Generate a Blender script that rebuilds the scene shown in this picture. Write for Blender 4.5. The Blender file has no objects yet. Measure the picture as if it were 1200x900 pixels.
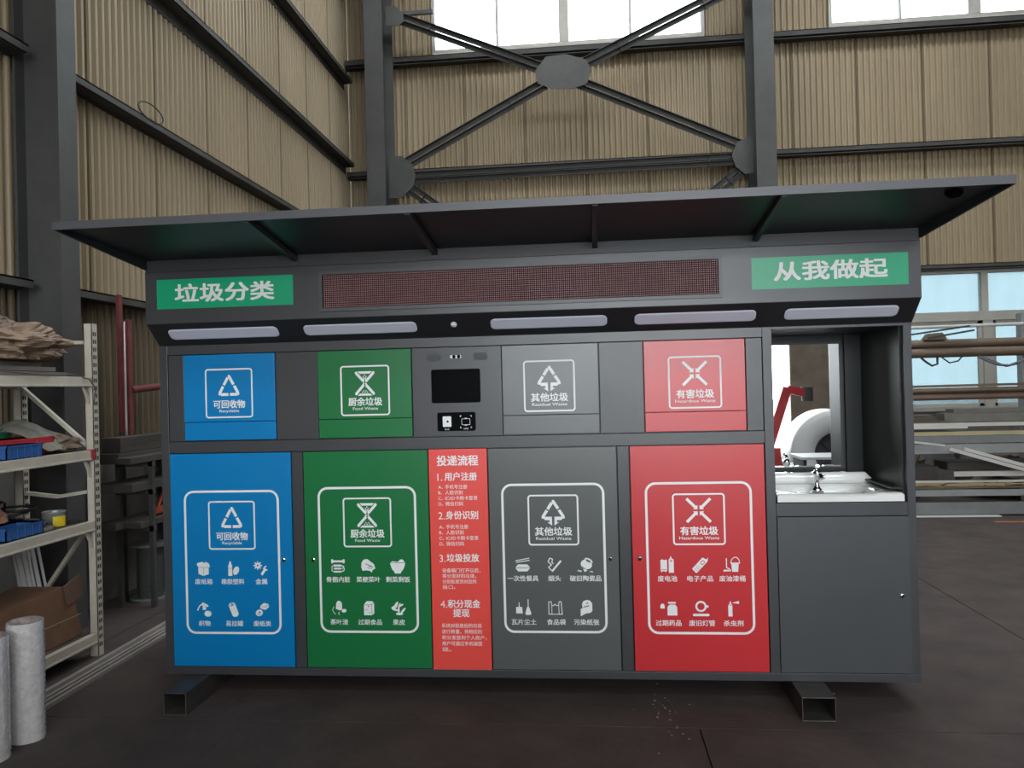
import bpy, bmesh, math, random
from mathutils import Vector, Matrix, noise
random.seed(7)
sc = bpy.context.scene
COL = sc.collection
# ------------------------------------------------------------------ camera
cam_d = bpy.data.cameras.new('camera'); cam = bpy.data.objects.new('camera', cam_d); COL.objects.link(cam)
cam_d.sensor_width = 36; cam_d.lens = 27.605; cam_d.clip_end = 300
yaw, pitch, roll = math.radians(5.7321), math.radians(0.3274), math.radians(-1.4409)
fw = Vector((-math.sin(yaw)*math.cos(pitch), math.cos(yaw)*math.cos(pitch), math.sin(pitch)))
rt = Vector((math.cos(yaw), math.sin(yaw), 0)); up = rt.cross(fw)
r2 = math.cos(roll)*rt + math.sin(roll)*up; u2 = -math.sin(roll)*rt + math.cos(roll)*up
mw = Matrix((r2, u2, -fw)).transposed().to_4x4(); mw.translation = Vector((2.3827, -4.1476, 1.6534))
cam.matrix_world = mw
sc.camera = cam
# ------------------------------------------------------------------ world, daylight, exposure
sc.view_settings.view_transform = 'Standard'; sc.view_settings.look = 'None'
sc.view_settings.gamma = 1; sc.view_settings.use_curve_mapping = False
sc.view_settings.exposure = 0.0
SKY = 12.5
w = bpy.data.worlds.new('overcast'); sc.world = w; w.use_nodes = True
bg = w.node_tree.nodes['Background']; bg.inputs[0].default_value = (0.90, 0.96, 1.0, 1); bg.inputs[1].default_value = SKY
def portal(name, loc, rot, sx, sy):
    l = bpy.data.lights.new(name, 'AREA'); l.shape = 'RECTANGLE'; l.size = sx; l.size_y = sy
    l.cycles.is_portal = True
    o = bpy.data.objects.new(name, l); COL.objects.link(o); o.location = loc; o.rotation_euler = rot
    return o
HP = math.pi/2
DX0, DX1, DZ = .3, 6.65, 5.4            # workshop doorway behind the camera
YF = -12.0                              # front wall
portal('doorway_daylight', ((DX0+DX1)/2, YF-.12, DZ/2), (HP, 0, 0), DX1-DX0, DZ)
portal('front_clerestory_daylight', (11, YF-.12, 7.9), (HP, 0, 0), 8, 1.2)
for i, yy in enumerate((-9.0, 2.0, 6.2)):
    portal('rooflight_daylight_%d' % i, (4.5, yy, 9.75), (0, 0, 0), 11, 1.0)
portal('clerestory_daylight', (5.2, 9.2, 8.1), (-HP, 0, 0), 11, 1.4)
portal('side_window_daylight', (8.6, 9.2, 2.3), (-HP, 0, 0), 6, 2.1)

# ------------------------------------------------------------------ materials
MATS = {}
def mat(name, col, rough=.5, metal=0.0, var=0.0, vscale=3.0, bump=0.0, bscale=60.0, col2=None, stretch=(1,1,1), coat=0.0, spec=.5, emit=None, estr=1.0, trans=0, alpha=1, rvar=0.0):
    if name in MATS: return MATS[name]
    m = bpy.data.materials.new(name); m.use_nodes = True; nt = m.node_tree; N = nt.nodes; L = nt.links
    b = N['Principled BSDF']
    b.inputs['Base Color'].default_value = (*col, 1); b.inputs['Roughness'].default_value = rough
    b.inputs['Metallic'].default_value = metal; b.inputs['Coat Weight'].default_value = coat
    b.inputs['Specular IOR Level'].default_value = spec
    b.inputs['Transmission Weight'].default_value = trans; b.inputs['Alpha'].default_value = alpha
    if emit: b.inputs['Emission Color'].default_value = (*emit, 1); b.inputs['Emission Strength'].default_value = estr
    if var or col2 or bump or rvar:
        tc = N.new('ShaderNodeTexCoord'); mp = N.new('ShaderNodeMapping'); mp.inputs['Scale'].default_value = stretch
        geo = N.new('ShaderNodeNewGeometry'); L.new(geo.outputs['Position'], mp.inputs['Vector'])
    if var or col2:
        n = N.new('ShaderNodeTexNoise'); n.inputs['Scale'].default_value = vscale; n.inputs['Detail'].default_value = 6; n.inputs['Roughness'].default_value = .62
        L.new(mp.outputs[0], n.inputs['Vector'])
        r = N.new('ShaderNodeValToRGB'); c2 = col2 or tuple(c*(1-var) for c in col); c1 = col if col2 else tuple(min(1, c*(1+var)) for c in col)
        r.color_ramp.elements[0].position = .25; r.color_ramp.elements[1].position = .78
        r.color_ramp.elements[0].color = (*c2, 1); r.color_ramp.elements[1].color = (*c1, 1)
        L.new(n.outputs['Fac'], r.inputs['Fac']); L.new(r.outputs['Color'], b.inputs['Base Color'])
    if rvar:
        n3 = N.new('ShaderNodeTexNoise'); n3.inputs['Scale'].default_value = vscale*1.7; n3.inputs['Detail'].default_value = 5
        L.new(mp.outputs[0], n3.inputs['Vector'])
        mr = N.new('ShaderNodeMapRange'); mr.inputs['To Min'].default_value = max(0, rough-rvar); mr.inputs['To Max'].default_value = min(1, rough+rvar)
        mr.inputs['From Min'].default_value = .2; mr.inputs['From Max'].default_value = .8
        L.new(n3.outputs['Fac'], mr.inputs['Value']); L.new(mr.outputs[0], b.inputs['Roughness'])
    if bump:
        n2 = N.new('ShaderNodeTexNoise'); n2.inputs['Scale'].default_value = bscale; n2.inputs['Detail'].default_value = 4
        L.new(mp.outputs[0], n2.inputs['Vector'])
        bp = N.new('ShaderNodeBump'); bp.inputs['Strength'].default_value = bump; bp.inputs['Distance'].default_value = .01
        L.new(n2.outputs['Fac'], bp.inputs['Height']); L.new(bp.outputs[0], b.inputs['Normal'])
    MATS[name] = m; return m
PR = .30
M_frame = mat('charcoal powder coat', (.050,.050,.054), .34, var=.10, vscale=2, bump=.05, bscale=220, rvar=.025)
M_dark = mat('dark interior steel', (.012,.012,.013), .4)
M_canopy = mat('canopy charcoal paint', (.028,.029,.033), .42, var=.12, vscale=3)
M_blue = mat('blue paint', (.0,.195,.48), PR, var=.03, vscale=2, rvar=.02)
M_green = mat('green paint', (.008,.160,.045), PR, var=.03, vscale=2, rvar=.02)
M_red = mat('red paint', (.56,.028,.034), PR, var=.03, vscale=2, rvar=.02)
M_grey = mat('mid grey paint', (.100,.104,.102), PR, var=.03, vscale=2, rvar=.02)
M_strip = mat('instruction red', (.82,.075,.06), .34, var=.03, vscale=3)
M_white = mat('white print', (.80,.81,.80), .45)
M_sign = mat('sign green', (.0,.36,.17), .36, var=.04, vscale=3)
M_chrome = mat('chrome', (.85,.85,.86), .08, 1.0)
M_mirror = mat('mirror silver', (.93,.94,.94), .01, 1.0)
M_porc = mat('white porcelain', (.80,.80,.77), .12, coat=.6)
M_screen = mat('black glass', (.004,.004,.005), .3, spec=.02)
M_led = mat('led module face', (.030,.008,.010), .7, spec=.2)
M_dot = mat('led lens', (.72,.42,.42), .3, var=.4, vscale=30)
M_cover = mat('frosted lamp cover', (.60,.60,.70), .32, var=.02, vscale=4)
M_steelcol = mat('grey primed steel', (.066,.066,.063), .6, var=.25, vscale=2.2, bump=.15, bscale=30)
M_girt = mat('dusty dark girt', (.060,.058,.054), .7, var=.3, vscale=4)
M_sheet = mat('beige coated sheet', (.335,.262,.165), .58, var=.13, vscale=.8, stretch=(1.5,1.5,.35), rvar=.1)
M_sheetlow = mat('dark olive brown sheet', (.15,.115,.070), .75, var=.3, vscale=1.2, stretch=(2,2,.5))  # darker, browner sheet colour for the left wall below its lowest girt
M_seam = mat('sheet lap', (.25,.195,.125), .8)
M_plinth = mat('dusty cement render', (.16,.15,.135), .9, var=.3, vscale=3, bump=.4, bscale=30)
M_wframe = mat('window frame aluminium', (.42,.40,.36), .5, .2, var=.12, vscale=5)
M_rack = mat('cream rack paint', (.52,.475,.395), .5, var=.14, vscale=12)
M_hole = mat('punched slot', (.03,.03,.03), .8)
M_board = mat('dirty shelf board', (.085,.068,.055), .85, var=.5, vscale=14, bump=.4, bscale=60)
M_tube = mat('mill steel tube', (.085,.078,.072), .5, .5, var=.35, vscale=9, bump=.15, bscale=40)
M_floor = mat('worn concrete floor', (.082,.060,.053), .82, col2=(.036,.027,.025), vscale=2.6, bump=.6, bscale=10, rvar=.12)
M_joint = mat('joint dirt', (.012,.011,.010), .95)
M_roof = mat('roof sheet', (.22,.20,.16), .7, var=.1)
M_ground = mat('outdoor yard concrete', (.14,.135,.13), .9, var=.1, vscale=.5)

def glassy(name, tint, frost):
    m = bpy.data.materials.new(name); m.use_nodes = True; nt = m.node_tree; N = nt.nodes; L = nt.links
    for n in list(N): N.remove(n)
    out = N.new('ShaderNodeOutputMaterial'); a = N.new('ShaderNodeBsdfTransparent'); a.inputs[0].default_value = (*tint, 1)
    tr = N.new('ShaderNodeBsdfTranslucent'); gl = N.new('ShaderNodeBsdfGlossy'); gl.inputs['Roughness'].default_value = .05
    mx = N.new('ShaderNodeMixShader'); mx2 = N.new('ShaderNodeMixShader'); fr = N.new('ShaderNodeFresnel')
    geo = N.new('ShaderNodeNewGeometry'); nz = N.new('ShaderNodeTexNoise'); nz.inputs['Scale'].default_value = 1.3
    mp = N.new('ShaderNodeMapping'); mp.inputs['Scale'].default_value = (2.5, 1, .6); L.new(geo.outputs['Position'], mp.inputs[0]); L.new(mp.outputs[0], nz.inputs['Vector'])
    rp = N.new('ShaderNodeValToRGB'); rp.color_ramp.elements[0].position = .35; rp.color_ramp.elements[1].position = .65
    rp.color_ramp.elements[0].color = (*[t*.85 for t in tint], 1); rp.color_ramp.elements[1].color = (*tint, 1)
    L.new(nz.outputs['Fac'], rp.inputs[0]); L.new(rp.outputs[0], tr.inputs[0])
    mx.inputs[0].default_value = frost; L.new(a.outputs[0], mx.inputs[1]); L.new(tr.outputs[0], mx.inputs[2])
    L.new(fr.outputs[0], mx2.inputs[0]); L.new(mx.outputs[0], mx2.inputs[1]); L.new(gl.outputs[0], mx2.inputs[2])
    L.new(mx2.outputs[0], out.inputs[0]); return m
M_pane = glassy('clear window glass', (.93,.97,1.0), .15)
M_frost = glassy('pale blue frosted glass', (.285,.335,.35), .35)

# ------------------------------------------------------------------ mesh helpers
class MB:
    def __init__(s): s.v = []; s.f = []; s.m = []; s.sm = []
    def add(s, vs, fs, mi=0, smooth=False):
        b = len(s.v); s.v += [tuple(v) for v in vs]
        for f in fs: s.f.append([b+i for i in f]); s.m.append(mi); s.sm.append(smooth)
        return s
    def box(s, x0, x1, y0, y1, z0, z1, mi=0):
        vs = [(x, y, z) for x in (x0, x1) for y in (y0, y1) for z in (z0, z1)]
        return s.add(vs, [(0,1,3,2),(4,6,7,5),(0,4,5,1),(2,3,7,6),(0,2,6,4),(1,5,7,3)], mi)
    def obox(s, p0, p1, wdt, hgt, upv=(0,0,1), mi=0):
        p0 = Vector(p0); p1 = Vector(p1); d = (p1-p0).normalized(); a = d.cross(Vector(upv))
        if a.length < 1e-5: a = d.cross(Vector((0,1,0)))
        a.normalize(); b = a.cross(d); vs = []
        for p in (p0, p1):
            for sa, sb in ((-1,-1),(1,-1),(1,1),(-1,1)): vs.append(p+a*sa*wdt/2+b*sb*hgt/2)
        return s.add(vs, [(3,2,1,0),(4,5,6,7),(0,1,5,4),(1,2,6,5),(2,3,7,6),(3,0,4,7)], mi)
    def cyl(s, p0, p1, r, n=12, mi=0, r1=None, caps=True):
        p0 = Vector(p0); p1 = Vector(p1); d = (p1-p0).normalized(); a = d.orthogonal().normalized(); b = d.cross(a); r1 = r if r1 is None else r1
        vs = [p0+(a*math.cos(t)+b*math.sin(t))*r for t in [2*math.pi*i/n for i in range(n)]] + [p1+(a*math.cos(t)+b*math.sin(t))*r1 for t in [2*math.pi*i/n for i in range(n)]]
        s.add(vs, [(i, (i+1)%n, n+(i+1)%n, n+i) for i in range(n)], mi, True)
        if caps:
            s.add(vs[:n], [tuple(reversed(range(n)))], mi); s.add(vs[n:], [tuple(range(n))], mi)
        return s
    def pipe(s, p0, p1, r, t=.004, n=14, mi=0):       # hollow round pipe
        s.cyl(p0, p1, r, n, mi, caps=False); s.cyl(p1, p0, r-t, n, mi, caps=False)
        p0 = Vector(p0); p1 = Vector(p1)
        for a, b_, sg in ((p0, p1, 1), (p1, p0, 1)):
            d = (b_-a).normalized(); u = d.orthogonal().normalized(); w_ = d.cross(u)
            vs = []
            for rr in (r, r-t): vs += [a+(u*math.cos(2*math.pi*i/n)+w_*math.sin(2*math.pi*i/n))*rr for i in range(n)]
            s.add(vs, [(i, n+i, n+(i+1)%n, (i+1)%n) for i in range(n)], mi)
        return s
    def tube(s, pts, r, n=6, mi=0):
        pts = [Vector(p) for p in pts]; rings = []; prev = None
        for i, p in enumerate(pts):
            d = (pts[min(i+1, len(pts)-1)]-pts[max(i-1, 0)]).normalized()
            a = (prev - d*prev.dot(d)) if prev is not None else d.orthogonal()
            if a.length < 1e-6: a = d.orthogonal()
            a.normalize(); prev = a; b = d.cross(a)
            rings.append([p+(a*math.cos(2*math.pi*k/n)+b*math.sin(2*math.pi*k/n))*r for k in range(n)])
        vs = [v for rg in rings for v in rg]; fs = []
        for i in range(len(pts)-1):
            for k in range(n): fs.append((i*n+k, i*n+(k+1)%n, (i+1)*n+(k+1)%n, (i+1)*n+k))
        s.add(vs, fs, mi, True); s.add(rings[0], [tuple(reversed(range(n)))], mi); s.add(rings[-1], [tuple(range(n))], mi)
        return s
    def prism(s, prof, axis, a0, a1, mi=0):           # prof: 2D polygon in the other two axes
        n = len(prof)
        def P(q, a):
            return {'x': (a, q[0], q[1]), 'y': (q[0], a, q[1]), 'z': (q[0], q[1], a)}[axis]
        vs = [P(q, a0) for q in prof] + [P(q, a1) for q in prof]
        return s.add(vs, [tuple(reversed(range(n))), tuple(range(n, 2*n))] + [(i, (i+1)%n, n+(i+1)%n, n+i) for i in range(n)], mi)
    def lathe(s, prof, c=(0,0,0), n=20, mi=0, axis='z'):
        vs = []; k = len(prof)
        for i in range(n):
            t = 2*math.pi*i/n
            for r, h in prof:
                q = (r*math.cos(t), r*math.sin(t), h) if axis == 'z' else ((r*math.cos(t), h, r*math.sin(t)) if axis == 'y' else (h, r*math.cos(t), r*math.sin(t)))
                vs.append((q[0]+c[0], q[1]+c[1], q[2]+c[2]))
        fs = [(i*k+j, ((i+1)%n)*k+j, ((i+1)%n)*k+j+1, i*k+j+1) for i in range(n) for j in range(k-1)]
        return s.add(vs, fs, mi, True)
    def grid(s, fn, nu, nv, mi=0, smooth=True):
        vs = [fn(i/nu, j/nv) for i in range(nu+1) for j in range(nv+1)]
        return s.add(vs, [(i*(nv+1)+j, (i+1)*(nv+1)+j, (i+1)*(nv+1)+j+1, i*(nv+1)+j+1) for i in range(nu) for j in range(nv)], mi, smooth)
def wloc(o):
    p = Vector((0,0,0))
    while o is not None: p += o.location; o = o.parent
    return p
def build(name, mb, mats, parent=None, bevel=0, fix=True, org=None, **props):
    if not isinstance(mats, (list, tuple)): mats = [mats]
    base = wloc(parent) if parent else Vector((0,0,0))
    org = Vector(org) if org is not None else (base if parent else None)
    if org is None:
        n = max(1, len(mb.v)); xs = [v[0] for v in mb.v]; ys = [v[1] for v in mb.v]; zs = [v[2] for v in mb.v]
        org = Vector(((min(xs)+max(xs))/2, (min(ys)+max(ys))/2, min(zs)))
    me = bpy.data.meshes.new(name); me.from_pydata([(v[0]-org.x, v[1]-org.y, v[2]-org.z) for v in mb.v], [], mb.f)
    for m in mats: me.materials.append(m)
    me.polygons.foreach_set('material_index', mb.m); me.polygons.foreach_set('use_smooth', mb.sm)
    if fix:
        bm = bmesh.new(); bm.from_mesh(me); bmesh.ops.recalc_face_normals(bm, faces=bm.faces); bm.to_mesh(me); bm.free()
    me.update()
    o = bpy.data.objects.new(name, me); COL.objects.link(o)
    if parent: o.parent = parent
    o.location = org-base
    if bevel:
        b = o.modifiers.new('bevel', 'BEVEL'); b.width = bevel; b.segments = 2; b.limit_method = 'ANGLE'; b.angle_limit = .6
    for k, v in props.items(): o[k] = v
    return o
def root(name, loc, **props):
    o = bpy.data.objects.new(name, None); COL.objects.link(o); o.location = loc; o.empty_display_size = .1
    for k, v in props.items(): o[k] = v
    return o
def T(label, category, group=None):
    d = dict(label=label, category=category)
    if group: d['group'] = group
    return d
def dup(o, delta, **props):
    c = o.copy(); COL.objects.link(c); c.location = o.location + Vector(delta)
    for k, v in props.items(): c[k] = v
    for ch in o.children:
        d = ch.copy(); COL.objects.link(d); d.parent = c
        for g in ch.children:
            e = g.copy(); COL.objects.link(e); e.parent = d
    return c
B = MB

# flat print helpers (xz plane, facing -y)
def lay(mb, y):
    # each printed shape lies a hair (0.05 mm) above the one before
    mb.k = getattr(mb, 'k', 0)+1; return y-.00005*mb.k
def stroke(mb, pts, wd, y, mi=0, cap=True):
    for i in range(len(pts)-1):
        a = Vector(pts[i]); b = Vector(pts[i+1]); d = b-a
        if d.length < 1e-6: continue
        n = Vector((-d.y, d.x)).normalized()*wd/2
        yy = lay(mb, y); mb.add([(q.x, yy, q.y) for q in (a+n, a-n, b-n, b+n)], [(0,1,2,3)], mi)
    if cap:
        for p in pts[1:-1]: disc(mb, p[0], p[1], wd/2, wd/2, y, 0, mi, 8)
def disc(mb, cx, cz, rx, rz, y, rot=0, mi=0, n=16):
    c, s_ = math.cos(rot), math.sin(rot); y = lay(mb, y)
    mb.add([(cx+rx*math.cos(t)*c-rz*math.sin(t)*s_, y, cz+rx*math.cos(t)*s_+rz*math.sin(t)*c) for t in [2*math.pi*i/n for i in range(n)]], [tuple(range(n))], mi)
def poly(mb, pts, y, mi=0):
    y = lay(mb, y); mb.add([(p[0], y, p[1]) for p in pts], [tuple(range(len(pts)))], mi)
def rrect(cx, cz, w_, h, r, n=6):
    pts = []
    for sx, sz, a0 in ((1,1,0),(-1,1,90),(-1,-1,180),(1,-1,270)):
        for i in range(n+1):
            a = math.radians(a0+90*i/n); pts.append((cx+sx*(w_/2-r)+r*math.cos(a), cz+sz*(h/2-r)+r*math.sin(a)))
    return pts
def rring(mb, cx, cz, w_, h, r, t, y, mi=0, y1=None):
    a = rrect(cx, cz, w_, h, r); b = rrect(cx, cz, w_-2*t, h-2*t, max(r-t, .001)); n = len(a)
    vs = [(p[0], y, p[1]) for p in a]+[(p[0], y, p[1]) for p in b]
    fs = [(i, (i+1)%n, n+(i+1)%n, n+i) for i in range(n)]
    if y1 is not None:
        vs += [(p[0], y1, p[1]) for p in a]+[(p[0], y1, p[1]) for p in b]
        fs += [(i, (i+1)%n, 2*n+(i+1)%n, 2*n+i) for i in range(n)] + [(n+i, n+(i+1)%n, 3*n+(i+1)%n, 3*n+i) for i in range(n)]
    mb.add(vs, fs, mi)
def plate(mb, cx, cz, w_, h, r, y0, y1, mi=0):
    mb.prism(rrect(cx, cz, w_, h, r), 'y', y0, y1, mi)
_tc = {}
def glyphs(s, off):
    k = (s, off)
    if k not in _tc:
        c = bpy.data.curves.new('txt', 'FONT'); c.body = s; c.size = 1; c.resolution_u = 3; c.offset = off
        o = bpy.data.objects.new('txt', c); COL.objects.link(o)
        dg = bpy.context.evaluated_depsgraph_get(); me = bpy.data.meshes.new_from_object(o.evaluated_get(dg))
        _tc[k] = ([(v.co.x, v.co.y) for v in me.vertices], [tuple(p.vertices) for p in me.polygons])
        bpy.data.objects.remove(o); bpy.data.meshes.remove(me); bpy.data.curves.remove(c)
    return _tc[k]
def text(mb, s, cx, cz, h, w_=None, y=0, off=.0, align='c', em=True, mi=0, slant=0):
    bold = off; off = 0
    """h = height of one character cell (CJK em) or cap height (latin, em=False); w_ = total width"""
    vs, fs = glyphs(s, off); x0 = min(v[0] for v in vs); x1 = max(v[0] for v in vs)
    sz = h/(.88 if em else .70); mid = .375 if em else .34
    sx = sz if w_ is None else w_/(x1-x0)
    ox = cx-(x0+x1)/2*sx if align == 'c' else cx-x0*sx
    for dx, dz in (((0, 0),) if not bold else ((-.9, -.6), (.9, .6), (.9, -.6), (-.9, .6))):
        yy = lay(mb, y); mb.add([(ox+v[0]*sx+dx*bold*sz, yy, cz+(v[1]-mid+dz*bold)*sz) for v in vs], fs, mi)

# ================================================================== SETTING
XL_, XR_, YB, ZR = -1.66, 16.0, 9.0, 9.6
fl = root('floor', (2, -1, 0), kind='structure')
G = .004
YJ = -.30
for (x0, x1, y0, y1) in [(-1.9, 2.86, -12.2, YJ), (2.86, 9.0, -12.2, YJ), (9.0, 16.2, -12.2, YJ), (-1.9, -.96, YJ, 9.2), (-.96, 5.04, YJ, 9.2), (5.04, 11.04, YJ, 9.2), (11.04, 16.2, YJ, 9.2)]:
    build('floor_slab', B().box(x0+G, x1-G, y0+G, y1-G, -.15, 0), M_floor, fl)
build('floor_base', B().box(-1.9, 16.2, -12.2, 9.2, -.2, -.012), M_joint, fl)
build('yard_ground', B().box(-60, 60, -80, 80, -.30, -.22), M_ground, kind='structure')

PITCH = .0925
def sheet_mesh(wd, z0, z1, amp=.019):
    n = max(1, round(wd/PITCH)); k = 6; mb = B(); top = []; bot = []
    for i in range(n*k+1):
        t = i/k; ph = (i % k)/k; h = amp*math.tanh(2.6*math.cos(2*math.pi*ph)); x = i/(n*k)*wd
        top.append((x, h, z1)); bot.append((x, h, z0))
    m = len(top); mb.add(bot+top, [(i, i+1, m+i+1, m+i) for i in range(m-1)], 0, False)
    mb.add([(wd-.003, -.020, z0), (wd+.001, -.020, z0), (wd+.001, -.020, z1), (wd-.003, -.020, z1), (wd-.003, .02, z0), (wd-.003, .02, z1)], [(0,1,2,3), (4,0,3,5)], 1)
    return mb
_sm = {}
def sheet(parent, wd, z0, z1, place, ms=None):
    ms = ms or M_sheet; k = (round(wd, 3), z0, z1, ms.name)
    if k not in _sm:
        mb = sheet_mesh(wd, z0, z1); me = bpy.data.meshes.new('wall_sheet'); me.from_pydata(mb.v, [], mb.f)
        me.materials.append(ms); me.materials.append(M_seam); me.polygons.foreach_set('material_index', mb.m); me.update(); _sm[k] = me
    o = bpy.data.objects.new('wall_sheet', _sm[k]); COL.objects.link(o); o.parent = parent
    o.location = Vector(place[:3])-wloc(parent); o.rotation_euler.z = place[3]
def run_x(parent, x0, x1, z0, z1, y):
    x = x0
    while x < x1-.05:
        wd = min(1.0175, x1-x); sheet(parent, wd, z0, z1, (x, y, 0, 0)); x += wd
wb = root('wall_back', (7, YB, 0), kind='structure')
ZP = 1.17
build('plinth', B().box(XL_, XR_, YB-.06, YB+.2, 0, ZP), M_plinth, wb)
W1 = (-.152, 4.382, 7.39, 8.85); W2 = (6.35, 10.9, 7.39, 8.85); LW = (5.75, 11.2, 1.17, 3.36)
run_x(wb, XL_, 5.75, ZP, 7.33, YB); run_x(wb, 5.75, 11.2, 3.37, 7.33, YB); run_x(wb, 11.2, XR_, ZP, 7.33, YB)
for a, b_ in ((XL_, W1[0]), (W1[1], W2[0]), (W2[1], XR_)): run_x(wb, a, b_, 7.33, 8.85, YB)
run_x(wb, XL_, XR_, 8.85, ZR, YB)
def girt_back(z0, x0, x1, h=.11):
    mb = B(); mb.box(x0, x1, YB-.19, YB-.015, z0+h-.012, z0+h); mb.box(x0, x1, YB-.19, YB-.18, z0+h*.35, z0+h); mb.box(x0, x1, YB-.19, YB-.03, z0, z0+.01)
    mb.box(x0, x1, YB-.10, YB-.09, z0, z0+h)
    build('girt', mb, M_girt, wb)
girt_back(7.155, XL_+.02, XR_, .13); girt_back(5.275, XL_+.02, XR_, .11); girt_back(3.345, XL_+.02, XR_, .09)
girt_back(8.86, XL_+.02, XR_, .12)

wl = root('wall_left', (XL_, 0, 0), kind='structure')
build('plinth', B().box(XL_-.2, XL_+.06, YF, YB, 0, ZP), M_plinth, wl)
y = YB
while y > -4.2:
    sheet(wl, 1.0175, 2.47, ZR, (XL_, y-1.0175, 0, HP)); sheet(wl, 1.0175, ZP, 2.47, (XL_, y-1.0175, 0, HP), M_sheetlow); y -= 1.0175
build('sheeting', B().box(XL_-.02, XL_, YF, y, ZP, ZR), M_sheet, wl)
for z0, h in ((2.44, .06), (4.08, .075), (5.34, .17), (6.77, .15), (8.3, .14)):
    for a, b_ in ((-11.8, 1.00), (1.25, 8.75)):
        mb = B(); mb.box(XL_+.012, XL_+.17, a, b_, z0+h-.012, z0+h); mb.box(XL_+.16, XL_+.17, a, b_, z0+max(0, h-.06), z0+h)
        mb.box(XL_+.012, XL_+.15, a, b_, z0+h-.06, z0+h-.05); mb.box(XL_+.012, XL_+.022, a, b_, z0, z0+h)
        build('girt', mb, M_girt, wl)

wr = build('wall_right', B().box(XR_, XR_+.05, YF, YB, 0, ZR), M_sheet, kind='structure')
mb = B(); mb.box(XL_, DX0, YF-.1, YF, 0, ZR); mb.box(DX1-.001, DX1, YF-.1, YF, 7.3, 7.31); mb.box(DX1, XR_, YF-.1, YF, 0, 7.3); mb.box(DX0, DX1, YF-.1, YF, DZ, 8.5); mb.box(DX1, XR_, YF-.1, YF, 8.5, ZR); mb.box(DX0, DX1, YF-.1, YF, 8.5, ZR); mb.box(15, XR_, YF-.1, YF, 7.3, 8.5)
build('wall_front', mb, mat('weathered tan sheet', (.20,.17,.13), .7, var=.35, vscale=3), kind='structure')
mb = B()
ys = [YF, -9.5, -8.5, 1.5, 2.5, 5.7, 6.7, YB+.1]
for i in range(0, 8, 2): mb.box(XL_-.1, XR_, ys[i], ys[i+1], ZR, ZR+.08)
for a, b_ in ((-9.5, -8.5), (1.5, 2.5), (5.7, 6.7)): mb.box(XL_-.1, -1.0, a, b_, ZR, ZR+.08); mb.box(10, XR_, a, b_, ZR, ZR+.08)
build('ceiling', mb, M_roof, kind='structure')

# windows ------------------------------------------------------------
def window(name, x0, x1, z0, z1, edges, thick, pane_m, fw_=.055):
    r = root(name, ((x0+x1)/2, YB, z0), kind='structure')
    mb = B(); mb.box(x0, x0+fw_, YB-.05, YB+.05, z0, z1); mb.box(x1-fw_, x1, YB-.05, YB+.05, z0, z1)
    mb.box(x0+fw_, x1-fw_, YB-.05, YB+.05, z0, z0+fw_); mb.box(x0+fw_, x1-fw_, YB-.05, YB+.05, z1-fw_, z1)
    build('window_frame', mb, M_wframe, r)
    for a, b_ in thick: build('mullion', B().box(a, b_, YB-.055, YB+.045, z0+fw_, z1-fw_), M_wframe, r)
    for a, b_ in edges: build('pane', B().box(a, b_, YB-.004, YB+.004, z0+fw_, z1-fw_), pane_m, r)
    return r
window('window_1', W1[0], W1[1], 7.365, 8.85, [(-.095,.94),(.99,2.0),(2.165,3.16),(3.205,4.325)], [(.94,.985),(2.0,2.165),(3.16,3.205)], M_pane)
window('window_2', W2[0], W2[1], 7.365, 8.85, [(6.405,7.436),(7.475,8.49),(8.68,9.7),(9.745,10.845)], [(7.436,7.475),(8.49,8.68),(9.7,9.745)], M_pane)
r = root('window_3', (8.5, YB, 1.17), kind='structure')
mb = B(); mb.box(5.75, 11.2, YB-.07, YB+.05, 3.30, 3.37); mb.box(5.75, 11.2, YB-.09, YB+.05, 1.12, 1.19)
mb.box(5.75, 5.82, YB-.07, YB+.05, 1.19, 3.30); mb.box(11.13, 11.2, YB-.07, YB+.05, 1.19, 3.30)
build('window_frame', mb, M_wframe, r)
build('transom', B().box(5.82, 11.13, YB-.075, YB+.05, 2.545, 2.69), M_wframe, r)
for a, b_ in ((8.56, 8.66), (7.0, 7.06), (9.9, 10.0)): build('mullion', B().box(a, b_, YB-.07, YB+.05, 2.69, 3.30), M_wframe, r)
for a, b_ in ((8.57, 8.72), (6.98, 7.10), (9.85, 10.0)): build('mullion', B().box(a, b_, YB-.07, YB+.05, 1.19, 2.545), M_wframe, r)
def sash(x0, x1, z0, z1, t=.09):
    mb = B(); y0, y1 = YB-.03, YB+.02
    mb.box(x0, x0+t*.6, y0, y1, z0, z1); mb.box(x1-t*.7, x1, y0, y1, z0, z1); mb.box(x0, x1, y0, y1, z0, z0+t*.5); mb.box(x0, x1, y0, y1, z1-t*.7, z1)
    s_ = build('sash', mb, M_wframe, r); build('pane', B().box(x0+t*.6, x1-t*.7, YB-.008, YB-.002, z0+t*.5, z1-t*.7), M_frost, s_)
for a, b_ in ((5.82, 6.98), (7.10, 8.57), (8.72, 9.22), (9.25, 9.85), (10.0, 11.13)): sash(a, b_, 1.19, 2.545)
mb = B()
for a, b_ in ((5.82, 7.0), (7.06, 8.56), (8.66, 9.9), (10.0, 11.13)): build('pane', B().box(a, b_, YB-.008, YB-.002, 2.69, 3.30), M_frost, r)

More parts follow.
